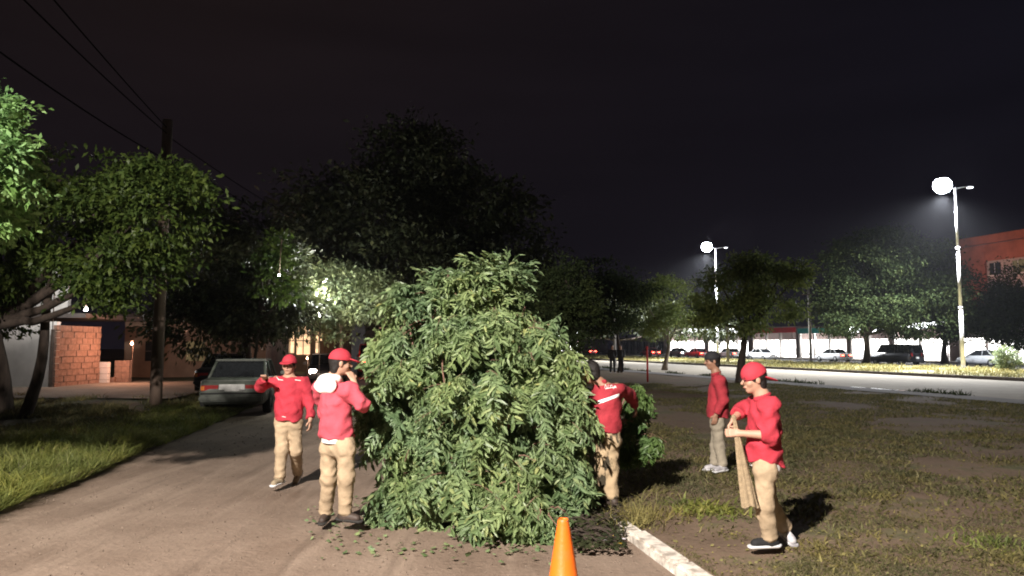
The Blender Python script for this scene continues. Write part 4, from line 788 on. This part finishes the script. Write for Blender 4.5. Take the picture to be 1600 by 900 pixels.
# ---------------------------------------------------------------- trees
def T(px, py, Yd, wpx, hpx, d=None): s = Yd/F_PX; p = At(px, py, Yd); return (*p, wpx*s, (d if d is not None else wpx*s), hpx*s)
tree('tree', 'brightly lit pale green tree reaching in from the left edge, nearest of all', (-7.6, 6.8, .1), 3.0, [T(-75, 205, 6.6, 100, 62, .9), T(-30, 275, 6.6, 72, 44, .8), T(8, 240, 6.5, 48, 20, .5), T(-60, 330, 6.6, 75, 60, .7), T(-110, 250, 7, 120, 120, 1.1), (-6.3, 6.9, 4.1, .9, .9, .6), (-7.4, 7.0, 3.9, .9, .9, .6), (-8.4, 7.2, 3.6, .9, .9, .6), (-6.9, 6.6, 3.3, .8, .8, .4), (-5.6, 7.4, 3.9, .5, .6, .4), (-8.7, 7, 5.6, 1.0, .8, .6), (-9.7, 7.2, 5.5, 1.0, .8, .6), (-7.9, 7, 6.1, .7, .8, .4), T(-25, 165, 6.6, 38, 20, .4), T(10, 290, 6.4, 22, 16, .3), T(-90, 140, 7, 80, 40, .8)], 52000, .085, M['near'], M['bark'], .13, tw=.075)  # clumps beyond the frame added to shade the verge and the house
tree('tree', 'spreading mid-green tree at the left, its forked trunk before the block house', (-11.8, 17.0, .1), 2.6, [T(60, 330, 16, 90, 75, 1.6), T(170, 330, 15.5, 90, 70, 1.5), T(250, 330, 15, 70, 70, 1.2), T(275, 290, 15, 45, 40, .9), T(160, 395, 15.5, 75, 50, 1.3), T(200, 420, 15, 80, 55, 1.3), T(0, 410, 16, 55, 50, 1.2), T(100, 290, 16.5, 60, 50, 1.3), T(160, 470, 15, 55, 35, .9), T(-30, 500, 16.5, 50, 40, 1), T(-40, 400, 16, 80, 100, 1.5)], 34000, .15, M['midleaf'], M['bark'], .24, tw=.2, lean=(.3, -.5), gap=.10)
for i, (x, y, l) in enumerate((( -10.9, 16.6, .9), (-12.6, 17.6, -.5))):
    t = np.linspace(0, 1, 8)[:, None]; a = np.array((x, y, .0)); e = a+np.array((l*1.1, -.5, 3.4)); mb = MB(); mb.tube(a+(e-a)*t+.08*np.sin(t*5+i), .14*(1-.5*t[:, 0]), 8); o = mb.build('trunk', M['bark'], bpy.data.objects['tree.001'], True)
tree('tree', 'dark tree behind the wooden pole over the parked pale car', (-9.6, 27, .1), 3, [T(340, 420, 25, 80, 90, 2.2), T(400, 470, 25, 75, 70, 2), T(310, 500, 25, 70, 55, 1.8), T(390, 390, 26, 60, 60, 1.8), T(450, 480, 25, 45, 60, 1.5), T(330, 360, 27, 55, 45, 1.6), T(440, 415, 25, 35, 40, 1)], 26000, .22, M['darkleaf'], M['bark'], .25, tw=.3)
tree('tree', 'small lit green tree crown at the edge of the dark mass behind the car', (-8.3, 24.0, .1), 3, [T(428, 385, 22, 22, 22, .5), T(440, 400, 22, 20, 20, .5), T(410, 410, 22, 18, 15, .5), T(452, 455, 22, 16, 20, .5), T(420, 440, 22, 20, 20, .5)], 1500, .2, M['midleaf'], M['bark'], .06, tw=.16)
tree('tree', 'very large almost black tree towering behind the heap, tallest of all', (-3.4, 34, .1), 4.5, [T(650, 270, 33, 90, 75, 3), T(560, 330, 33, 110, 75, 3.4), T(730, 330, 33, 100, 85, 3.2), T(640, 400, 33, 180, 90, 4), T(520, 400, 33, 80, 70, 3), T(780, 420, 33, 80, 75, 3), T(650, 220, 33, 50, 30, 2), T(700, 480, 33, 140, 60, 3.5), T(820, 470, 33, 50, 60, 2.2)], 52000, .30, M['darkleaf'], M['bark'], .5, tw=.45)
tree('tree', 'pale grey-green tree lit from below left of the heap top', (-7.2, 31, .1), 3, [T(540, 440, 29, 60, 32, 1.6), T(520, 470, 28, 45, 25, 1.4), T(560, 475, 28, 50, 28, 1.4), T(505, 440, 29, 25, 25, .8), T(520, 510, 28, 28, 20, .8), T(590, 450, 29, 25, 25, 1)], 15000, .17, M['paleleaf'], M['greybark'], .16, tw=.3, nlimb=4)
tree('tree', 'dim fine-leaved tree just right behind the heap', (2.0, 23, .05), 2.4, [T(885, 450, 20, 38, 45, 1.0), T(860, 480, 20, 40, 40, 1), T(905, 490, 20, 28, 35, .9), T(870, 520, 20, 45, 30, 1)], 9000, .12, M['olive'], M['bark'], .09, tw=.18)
tree('tree', 'dim tree above the two distant people by the avenue', (6.9, 48, .08), 3.0, [T(930, 440, 47, 38, 34, 1.8), T(960, 470, 47, 45, 38, 2), T(990, 450, 47, 35, 28, 1.5), T(945, 500, 47, 40, 25, 1.8)], 9000, .25, M['olive'], M['bark'], .12, tw=.35)
tree('tree', 'small forked park tree left of the black-capped man beside the avenue', (11.2, 54, .08), 2.4, [T(1035, 460, 53, 45, 28, 2), T(1015, 490, 53, 48, 28, 2), T(1070, 485, 53, 40, 28, 1.8), T(1040, 512, 53, 50, 18, 2)], 9000, .22, M['parkleaf'], M['greybark'], .17, tw=.35, gap=.05, lean=(.2, 0))
tree('tree', 'leafy park tree with dark bent trunk right behind the man in the black cap', (10.6, 34, .06), 2.9, [T(1180, 440, 33, 55, 28, 1.5), T(1225, 425, 33, 36, 20, 1.1), T(1130, 460, 33, 48, 38, 1.5), T(1200, 480, 33, 46, 30, 1.3), T(1150, 495, 33, 60, 28, 1.5), T(1240, 440, 33, 24, 16, .8), T(1110, 500, 33, 30, 25, 1), T(1165, 415, 33, 40, 18, 1)], 15000, .19, M['parkleaf'], M['bark'], .2, tw=.26, gap=.10)
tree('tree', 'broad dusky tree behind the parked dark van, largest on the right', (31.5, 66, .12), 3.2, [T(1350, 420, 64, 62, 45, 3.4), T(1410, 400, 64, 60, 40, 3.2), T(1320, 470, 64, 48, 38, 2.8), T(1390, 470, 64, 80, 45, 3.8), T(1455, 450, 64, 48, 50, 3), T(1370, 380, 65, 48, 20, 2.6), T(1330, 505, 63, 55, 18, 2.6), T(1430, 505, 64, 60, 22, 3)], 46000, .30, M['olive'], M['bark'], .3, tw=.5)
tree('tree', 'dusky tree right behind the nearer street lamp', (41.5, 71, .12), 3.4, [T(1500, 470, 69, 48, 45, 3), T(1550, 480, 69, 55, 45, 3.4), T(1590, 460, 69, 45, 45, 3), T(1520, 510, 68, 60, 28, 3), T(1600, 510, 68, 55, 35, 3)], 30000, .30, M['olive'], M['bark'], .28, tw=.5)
tree('bush', 'pale rounded bush on the median at the right edge', (33.3, 50, .12), .5, [T(1575, 562, 49, 17, 14, .8), T(1570, 550, 49, 13, 10, .6), T(1583, 573, 49, 13, 10, .6)], 2600, .16, M['paleleaf'], M['greybark'], .06, cat='bush', tw=.15, nlimb=2)
tree('tree', 'low dark tree in the distance between the dim park trees', (8.5, 92, .1), 3, [T(905, 480, 90, 60, 45, 4), T(850, 460, 90, 60, 60, 4), T(1000, 500, 95, 80, 22, 5), T(1100, 510, 95, 60, 22, 5)], 12000, .6, M['darkleaf'], M['bark'], .3, tw=.7)
# ---------------------------------------------------------------- vehicles (x forward)
def car(label, loc, rz, paint, kind='sedan', cat='car', tail=None, head=None, group=None, L=4.3):
    root = thing('parked_car' if 'parked' in label else 'car', label, cat, loc, rz, group); q = L/4.3; van = kind == 'van'
    st = [(-2.14, .66, .42, .66), (-2.10, .78, .30, .84 if not van else 1.0), (-1.9, .82, .26, .93 if not van else 1.04), (-1.2, .84, .24, .95 if not van else 1.05), (0, .85, .22, .93 if not van else 1.03), (1.0, .85, .24, .90), (1.8, .82, .26, .80), (2.08, .76, .30, .72), (2.15, .66, .40, .60)]
    if van: st = [(a, b*1.06, c+.04, d+.1) for a, b, c, d in st]
    V = []
    for (x, w, zb, zt) in st: V += [(x*q, -w*.85, zb), (x*q, -w, zb+.12), (x*q, -w*1.01, (zb+zt)/2+.06), (x*q, -w*.95, zt-.04), (x*q, -w*.8, zt), (x*q, w*.8, zt), (x*q, w*.95, zt-.04), (x*q, w*1.01, (zb+zt)/2+.06), (x*q, w, zb+.12), (x*q, w*.85, zb)]
    n = len(st); i = np.arange(n-1)[:, None]*10; j = np.arange(10)[None]; k = (j+1) % 10; obj('body', V, [np.stack([i+j, i+10+j, i+10+k, i+k], -1).reshape(-1, 4), np.arange(10)[None], np.arange(10)[None, ::-1]+(n-1)*10], M[paint], root, True, False)
    zt = 1.40 if not van else 1.86; zb = .91 if not van else 1.10
    cab = [(-1.36, .72, zb), (-.86, .62, zt-.05), (.25, .62, zt-.03), (.98, .70, zb)] if not van else [(-2.08, .80, zb), (-1.92, .72, zt-.05), (.75, .70, zt-.03), (1.3, .80, zb)]
    V = []; 
    for (x, w, z) in cab: V += [(x*q, -w, z), (x*q, w, z)]
    obj('window_glass', V, [[(0, 1, 3, 2), (2, 3, 5, 4), (4, 5, 7, 6), (0, 6, 7, 1)], [(0, 2, 4, 6)][0:1], [(1, 7, 5, 3)]], M['glass'], root, False, False)
    (x1, w1, z1), (x2, w2, z2) = cab[1], cab[2]; mb = MB(); mb.box(((x1+x2)/2*q, 0, z1+.035), ((x2-x1)*q+.12, w1*2+.05, .05), bev=.02); mb.build('roof', M[paint], root, False, False)
    for sg in (-1, 1):
        for a, b in ((0, 1), (2, 3)): mb = MB(); mb.tube([(cab[a][0]*q, sg*cab[a][1]*1.0, cab[a][2]), (cab[b][0]*q, sg*cab[b][1]*1.0, cab[b][2])], .04, 6); mb.build('pillar', M[paint], root, True, False)
        mb = MB(); mb.tube([((x1+x2)/2*q-.1, sg*(w1+.105 if not van else w1+.11), zb), ((x1+x2)/2*q-.1, sg*(w1+.01), z1)], .03, 6); mb.build('pillar', M[paint], root, True, False)
        mb = MB(); mb.box((.85*q, sg*.93, zb+.08), (.12, .16, .11), bev=.02); mb.build('mirror', M[paint], root, False, False)
        for x in (-1.3, 1.32):
            mb = MB(); mb.lathe([(.18, -.10), (.29, -.10), (.315, -.07), (.315, .07), (.29, .10), (.18, .10)], (x*q, sg*.78, .31), 20, ax=1); wh = mb.build('wheel', M['tyre'], root, True, False); mb = MB(); mb.lathe([(.001, .085), (.06, .095), (.19, .07), (.19, -.07), (.001, -.085)], (x*q, sg*.78, .31), 16, ax=1); mb.build('rim', M['rim'], wh, True, False)
        mb = MB(); mb.box((-2.105*q, sg*.53, .70 if not van else .95), (.06, .42 if not van else .16, .15 if not van else .35), bev=.012); tl = mb.build('tail_light', M[tail or 'taillens'], root, False, False)
        mb = MB(); mb.box((-2.112*q, sg*.70, .70), (.06, .10, .12), bev=.01); mb.build('indicator', M['amberlens'], tl, False, False)
        mb = MB(); mb.box((2.10*q, sg*.55, .64), (.08, .32, .22), bev=.04); mb.build('headlight', M[head or 'headlens'], root, False, False)
    for x in (-2.17, 2.18): mb = MB(); mb.box((x*q, 0, .44), (.12, 1.56, .17), bev=.04); mb.build('bumper', M['paintblack' if not tail and kind == 'hatch' else paint], root, False, False)
    mb = MB(); mb.box((-2.14*q, 0, .70), (.03, .34, .16)); mb.build('number_plate', M['plate'], root, False, False)
    mb = MB(); mb.box((-2.125*q, 0, .70), (.03, .62, .19)); mb.build('rear_panel', M['plate' if kind == 'sedan' else paint], root, False, False)
    mb = MB(); mb.box((-2.13*q, 0, .565), (.05, 1.5, .035)); mb.build('bumper_gap', M['black'], root, False, False)
    mb = MB(); mb.box((-2.02*q, 0, zt_ := .88), (.12, 1.45, .03)); mb.build('boot_lip', M[paint], root, False, False)
    mb = MB(); mb.box((2.16*q, 0, .62), (.03, .7, .10)); mb.build('grille', M['paintblack'], root, False, False)
    return root
hd = math.atan2(1, -.17)
car('parked pale green old saloon seen from behind on the left side of the dirt road', (-7.55, 21.1, 0), hd+.02, 'paintgreen')
car('parked dark hatchback half hidden behind the pale saloon, under the trees', (-10.4, 27.5, 0.08), hd, 'paintblack', kind='hatch')
car('dark oncoming car with one glaring headlight beside the hooded man', (-8.6, 34.5, 0), hd+math.pi+.06, 'paintblack', head='head_on')
car('car far down the dirt road showing lit red tail lights above the hooded man', (-8.2, 44, 0), hd, 'paintred', tail='tail_on', kind='van', cat='van')
def oncar(px, off, label, paint, **kw):
    r = (px-800)/F_PX; s = (Nn[0]*off-r*Nn[1]*off)/(r*U[1]-U[0]); p = av(off, s, kw.pop('z', .01)); return car(label, p, kw.pop('rz', rz+math.pi/2), paint, **kw)
oncar(1397, 51.2, 'parked dark van in front of the bright shops, right of centre beyond the avenue', 'paintblack', kind='van', cat='van', L=4.9, z=.03)
G2 = 'cars on the far carriageway'
oncar(1015, 53.5, 'red-lit car far along the avenue behind the thin red post', 'paintred', tail='tail_on', group=G2)
oncar(1088, 53.0, 'red car with glowing tail lights left of the black-capped man', 'paintred', tail='tail_on', group=G2)
oncar(1138, 56.0, 'white car on the far carriageway right of the black-capped man', 'paintwhite', tail='tail_on', group=G2)
oncar(1190, 54.0, 'white car before the bright shops above the red backwards cap', 'paintwhite', head='head_on', rz=rz-math.pi/2, group=G2)
oncar(1300, 56.5, 'pale pinkish white car left of the parked dark van', 'paintwhite', tail='tail_on', group=G2)
oncar(920, 53.5, 'red car with lit tail lights farthest left, beyond the heap edge', 'paintred', tail='tail_on', group=G2)
oncar(1060, 57.5, 'silver car between the two red cars on the far carriageway', 'paintsilver', head='head_on', rz=rz-math.pi/2, group=G2)
oncar(1535, 56, 'silver car parked behind the nearer lamp pole', 'paintsilver', group=G2)
# ---------------------------------------------------------------- shops beyond the avenue
def shop(s0, s1, H, label, lit, fascia, awn=None, dep=7, off=66):
    c = av(off, (s0+s1)/2, .13); root = thing('shop', label, 'shop', c, rz+math.pi/2); L_ = s1-s0       # local x along street, y away from it is -y
    y = -dep; mb = MB(); mb.box((0, y, H/2), (L_, .25, H)); mb.build('back_wall', M['greywall'], root, False, False)
    for x in (-L_/2+.12, L_/2-.12): mb = MB(); mb.box((x, y/2+.12, H/2), (.24, dep-.1, H)); mb.build('side_wall', M['greywall'], root, False, False)
    mb = MB(); mb.box((0, y/2, H+.08), (L_+.2, dep+.5, .16)); mb.build('roof', M['greywall'], root, False, False)
    mb = MB(); mb.box((0, .18, H-.35), (L_-.05, .12, .7)); mb.build('fascia', M[fascia], root, False, False)
    n = max(2, int(L_//3)); w = (L_-.5)/n
    for k in range(n):
        x = -L_/2+.25+w*(k+.5); mb = MB(); mb.box((x, -.12, 1.25), (w-.3, .05, 2.4)); wd = mb.build('window', M[lit], root, False, False); mb = MB(); mb.box((x, -.06, 1.25), (.06, .06, 2.4)); mb.box((x, -.055, .5), (w-.3, .05, .06)); mb.build('frame', M['steel'], wd, False, False)
        mb = MB(); mb.box((x+w/2, .03, H/2-.35), (.28, .3, H-.72)); mb.build('pier', M['plaster'], root, False, False)
    if awn: mb = MB(); V = [(-L_/2, .3, H-.7), (L_/2, .3, H-.7), (L_/2, 1.9, H-1.15), (-L_/2, 1.9, H-1.15)]; V += [(a, b, c_-.06) for a, b, c_ in V]; mb.add(V, [[(0, 1, 2, 3), (7, 6, 5, 4), (0, 3, 7, 4), (1, 5, 6, 2), (3, 2, 6, 7)]]); mb.build('awning', M[awn], root, False, False)
    return root
shop(52, 62, 3.6, 'white-lit shop at the far right behind the nearer lamp pole', 'shop_on', 'greywall', 'greywall')
shop(63, 71, 4.2, 'bright white shop directly behind the parked dark van', 'shop_on', 'shop_sign')
shop(71.4, 78, 4.0, 'bright narrow shop just left of the parked van', 'shop_on', 'shop_sign')
shop(78.5, 88, 4.0, 'shop with teal fascia beneath the grey utility pole', 'shop_on', 'teal')
shop(88.5, 99, 4.2, 'shop with red fascia and white lit windows', 'shop_on', 'redsign')
shop(100, 112, 4.4, 'long glaring white shop right of the black-capped man', 'shop_on', 'shop_sign')
shop(113, 126, 4.6, 'glaring shop farthest down the row behind the dark bent trunk', 'shop_on', 'shop_sign')
shop(128, 150, 3.2, 'unlit grey shop wall behind the red cars', 'glass', 'greywall')
shop(172, 200, 5.0, 'white floodlit shop glimpsed just right of the heap', 'shop_on', 'shop_sign')
# wall lamps over the shops give the glow along the row
for i, s in enumerate((58, 68, 82, 106, 121, 186)):
    p = av(67.4, s, 4.0); l = bpy.data.lights.new('shop_light', 'POINT'); l.energy = 1800; l.color = (1, .95, .9); l.shadow_soft_size = .15; root = thing('floodlight', ['small floodlight bracket over the far right shop', 'small floodlight over the shop behind the dark van', 'small floodlight over the teal-awning shop', 'small floodlight over the long glaring shop', 'small floodlight over the farthest glaring shop', 'small floodlight over the shop beside the heap'][i], 'floodlight', p, rz+math.pi/2, 'floodlights over the shops')
    mb = MB(); mb.box((0, 0, 0), (.5, .22, .25), bev=.03); mb.build('housing', M['steel'], root, False, False); mb = MB(); mb.box((0, -.0, -.14), (.42, .2, .02)); mb.build('lens', M['white_on'], root, False, False); mb = MB(); mb.tube([(0, -.1, .1), (0, -1.6, -.3)], .03, 6); mb.build('bracket', M['steel'], root, True, False)
    lo = bpy.data.objects.new('lamp_light', l); link(lo, root); lo.location = (0, 1.0, -.4)
# orange building behind the shops on the right
root = thing('apartment_building', 'dull orange and grey building rising behind the trees at the right edge', 'building', av(74, 54.5, .1), rz+math.pi/2)
mb = MB(); mb.box((0, -6, 6.6), (27.6, 12, 13.2)); mb.build('wall', M['greywall'], root, False, False)
mb = MB(); mb.box((0, -5.9, 13.6), (28.2, 12.8, .9)); mb.build('parapet', M['orangewall'], root, False, False)
mb = MB(); mb.box((0, .1, 12.1), (28, .3, 1.9)); mb.build('orange_band', M['orangewall'], root, False, False)
for sg in (-1, 1): mb = MB(); mb.box((sg*12.6, .12, 7), (3.4, .34, 11.8)); mb.build('corner_panel', M['orangewall'], root, False, False)
for z in (4.2, 7.2, 10.2):
    for k in range(8): mb = MB(); mb.box((-9.8+2.8*k, .06, z), (1.3, .1, 1.35)); wd = mb.build('window', M['glass' if (k*3+int(z)) % 7 else 'window_dim'], root, False, False); mb = MB(); mb.box((-9.8+2.8*k, .1, z-.72), (1.5, .3, .1)); mb.build('sill', M['plaster'], wd, False, False); mb = MB(); mb.box((-9.8+2.8*k, .13, z), (.06, .06, 1.35)); mb.build('frame', M['steel'], wd, False, False)
root = thing('floodlight', 'added warm floodlight on a post washing the orange building', 'floodlight', av(64.5, 62, 0)); l = bpy.data.lights.new('facade', 'SPOT'); l.energy = 3000; l.color = (1, .55, .38); l.spot_size = R(110); l.spot_blend = .8; l.shadow_soft_size = .2; lo = bpy.data.objects.new('lamp_light', l); link(lo, root); lo.location = (0, 0, 6.4)  # floodlight put in to light the orange facade
tg = Vector(av(74, 59, 12)-av(64.5, 62, 6.4)); lo.rotation_euler = tg.to_track_quat('-Z', 'Y').to_euler()
mb = MB(); mb.tube([(0, 0, 0), (0, 0, 6)], .08, 8); mb.build('post', M['steel'], root, True, False); mb = MB(); mb.box((0, 0, 6.15), (.4, .3, .25), bev=.02); mb.build('housing', M['steel'], root, False, False)
# ---------------------------------------------------------------- left side: houses
# block house: wall of terracotta blocks, each block a part
root = thing('block_house', 'small unfinished house of terracotta blocks with a white front beside it, at the left', 'house', (-17.6, 28.5, .1))
A = At(86, 560, 28.3); Bp = At(156, 560, 31.2); A[2] = Bp[2] = 0; d = nrm(Bp-A); Lw = np.linalg.norm(Bp-A); nn = np.array((d[1], -d[0], 0)); rzw = math.atan2(d[1], d[0])
mb = MB(); mb.box((A+Bp)/2-nn*.14+np.array((0, 0, 1.2)), (Lw, .14, 2.4), rzw); mb.build('mortar_core', M['mortar'], root)
me = None; nb = 8; bh = .245; bl = Lw/nb
for r_ in range(10):
    for c in range(nb+1):
        x0 = c*bl-(bl/2 if r_ % 2 else 0); x1 = min(x0+bl, Lw); x0 = max(0, x0)
        if x1-x0 < .05: continue
        p = A+d*(x0+x1)/2-nn*(.045+.012*math.sin(r_*5+c*3))+np.array((0, 0, .12+bh*(r_+.5))); mb = MB(); mb.box(p, (x1-x0-.02, .12, bh-.02), rzw); mb.build('block', M['block'], root)
a2 = A+np.array((-2.6, .35, 0)); mb = MB(); mb.box((a2+A)/2+np.array((0, .15, 1.35)), (2.6, .2, 2.7), math.atan2((A-a2)[1], (A-a2)[0])); mb.build('white_wall', M['plaster'], root)
mb = MB(); mb.box((-19.6, 32.5, 3.0), (4.6, 5, .18)); mb.build('roof', M['darkwall'], root); mb = MB(); mb.box((-19.1, 30.2, 4.0), (2.0, .2, 1.9)); mb.build('upper_wall', M['plaster'], root)
# low walls lit by the warm lamp
def lowwall(px0, px1, Yd, h, label, mat='block'):
    a = (px0-800)/F_PX*Yd; b = (px1-800)/F_PX*Yd; root = thing('low_wall', label, 'wall', ((a+b)/2, Yd, .1)); n = max(1, round(h/.24))
    mb = MB(); mb.box(((a+b)/2, Yd+.02, .1+h/2), (b-a-.03, .10, h-.02)); mb.build('core', M['mortar'], root)
    for r_ in range(n):
        ks = 2; w = (b-a)/ks
        for k in range(ks): mb = MB(); mb.box((a+w*(k+.5), Yd, .1+h/n*(r_+.5)), (w-.015, .2, h/n-.015)); mb.build('block', M[mat], root)
lowwall(150, 174, 31.3, 1.0, 'low block wall with pale glowing top right of the block house', 'plaster'); lowwall(184, 207, 31.8, 1.05, 'separate low block pier lit orange, nearest the bare warm bulb')
lowwall(174, 184, 31.6, .35, 'very low step of wall between the two lit block piers')
def bulb(px, py, Yd, col, e, mat, label, r=.07, post=True, off=(0, 0, 0)):
    p = At(px, py, Yd); root = thing('lamp', label, 'lamp', (p[0], p[1], 0)); 
    mb = MB(); q = np.linspace(-math.pi/2, math.pi/2, 8); mb.lathe([(r*math.cos(v)+.0005, r*math.sin(v)) for v in q], p, 12); mb.build('bulb', M[mat], root, True)
    mb = MB(); mb.tube([(p[0], p[1]+.06, 0), (p[0], p[1]+.06, p[2]+.12), (p[0], p[1], p[2]+r+.03)] if post else [(p[0], p[1], p[2]+r*.8), (p[0]+.02, p[1]+.1, p[2]+1.0)], .03 if post else .012, 6); mb.build('post' if post else 'hanging_cord', M['wood'], root, True)
    l = bpy.data.lights.new('bulb', 'POINT'); l.energy = e; l.color = col; l.shadow_soft_size = .12; lo = bpy.data.objects.new('lamp_light', l); link(lo, root); lo.location = (off[0], off[1]-.12, p[2]+off[2])
bulb(206, 537, 30.6, (1, .48, .30), 330, 'warm_on', 'bare warm bulb on a thin post right of the lit block piers', .05)
bulb(134, 483, 25.5, (1, .97, .92), 60, 'white_on', 'small white lamp hanging in front of the block house under the tree', .07, post=False)
bulb(84, 446, 27.5, (1, .98, .94), 260, 'white_on', 'white yard lamp over the white wall at the left', .1, off=(0, .35, 0))
bulb(500, 491, 27.0, (1, 1, .93), 650, 'white_on', 'small white lamp inside the pale lit tree left of the heap', .09, off=(.6, -1.6, .9))
bulb(436, 430, 20.0, (.9, 1, .8), 70, 'white_on', 'added small lamp hanging among leaves to light them, behind the pale saloon', .03, post=False, off=(.1, .3, 0))  # lamp added to brighten the leaves of the small crown
# dark houses down the street with a few lit windows
def house(x, y, w, dp, h, rzz, mat, label, wins):
    root = thing('house', label, 'house', (x, y, 0), rzz, 'dark houses down the street'); mb = MB(); mb.box((0, dp/2, h/2), (w, dp, h)); mb.build('wall', M[mat], root, False, False); mb = MB(); mb.box((0, dp/2-.1, h+.1), (w+.4, dp+.6, .2)); mb.build('roof', M['darkwall'], root, False, False)
    for (wx, wz, ww, wh, lit) in wins:
        mb = MB(); mb.box((wx, -.05, wz), (ww, .06, wh)); wd = mb.build('window', M[lit], root, False, False); mb = MB(); mb.box((wx, -.09, wz), (.05, .05, wh)); mb.box((wx, -.085, wz), (ww, .04, .05)); mb.build('frame', M['darkwall'], wd, False, False)
    mb = MB(); mb.box((w*.32, -.05, 1.05), (.95, .08, 2.1)); dd = mb.build('door', M['wood'], root, False, False); mb = MB(); mb.lathe([(.001, 0), (.03, .02), (.001, .05)], (w*.32-.36, -.12, 1.0), 8); mb.build('handle', M['steel'], dd, True, False)
house(-16.2, 38, 7, 6, 3.2, .1, 'tanwall', 'low tan house in shadow behind the wooden pole', [(-2, 1.5, .9, 1.0, 'glass'), (0, 1.5, .9, 1.0, 'window_dim')])
house(-14.8, 48.5, 8.5, 6, 3.4, .05, 'darkwall', 'dark house with a row of warm lit windows above the raised hand', [(-.6, 1.9, .55, 1.7, 'plaster'), (.3, 2.1, .5, 1.6, 'window_on'), (1.15, 2.1, .85, 1.8, 'window_on'), (2.15, 2.0, .4, 1.4, 'window_on')])
house(-12.0, 62, 7, 7, 3.6, 0, 'tanwall', 'far dim house at the end of the dirt road', [(-1.5, 1.7, 1.1, 1.1, 'window_on'), (.6, 1.7, 1.1, 1.1, 'window_dim')])
house(-5, 72, 9, 6, 4, 0, 'darkwall', 'dark wall closing the street behind the big black tree', [(-3, 1.8, 1, 1, 'window_dim')])
bulb(432, 548, 46.0, (1, .6, .35), 160, 'warm_on', 'warm porch lamp before the row of lit windows', .08)
bulb(480, 560, 30.0, (1, .72, .55), 120, 'warm_on', 'faint warm lamp left of the oncoming car', .03)

# ---------------------------------------------------------------- night haze, also standing in for lens glare at the lamps
mb = MB(); mb.box((0, 0, 8.0), (820, 820, 18.4)); m = bpy.data.materials.new('night_haze'); m.use_nodes = True; nt = m.node_tree; nt.nodes.clear()
vo = nt.nodes.new('ShaderNodeVolumePrincipled'); vo.inputs['Density'].default_value = .00017; vo.inputs['Color'].default_value = (.9, .92, 1, 1); vo.inputs['Anisotropy'].default_value = .55; ou = nt.nodes.new('ShaderNodeOutputMaterial'); nt.links.new(vo.outputs[0], ou.inputs['Volume'])
o = mb.build('haze', m, kind='stuff'); tag(o, 'thin night haze, its glow at the street lamps standing in for lens glare')
S.cycles.volume_bounces = 0
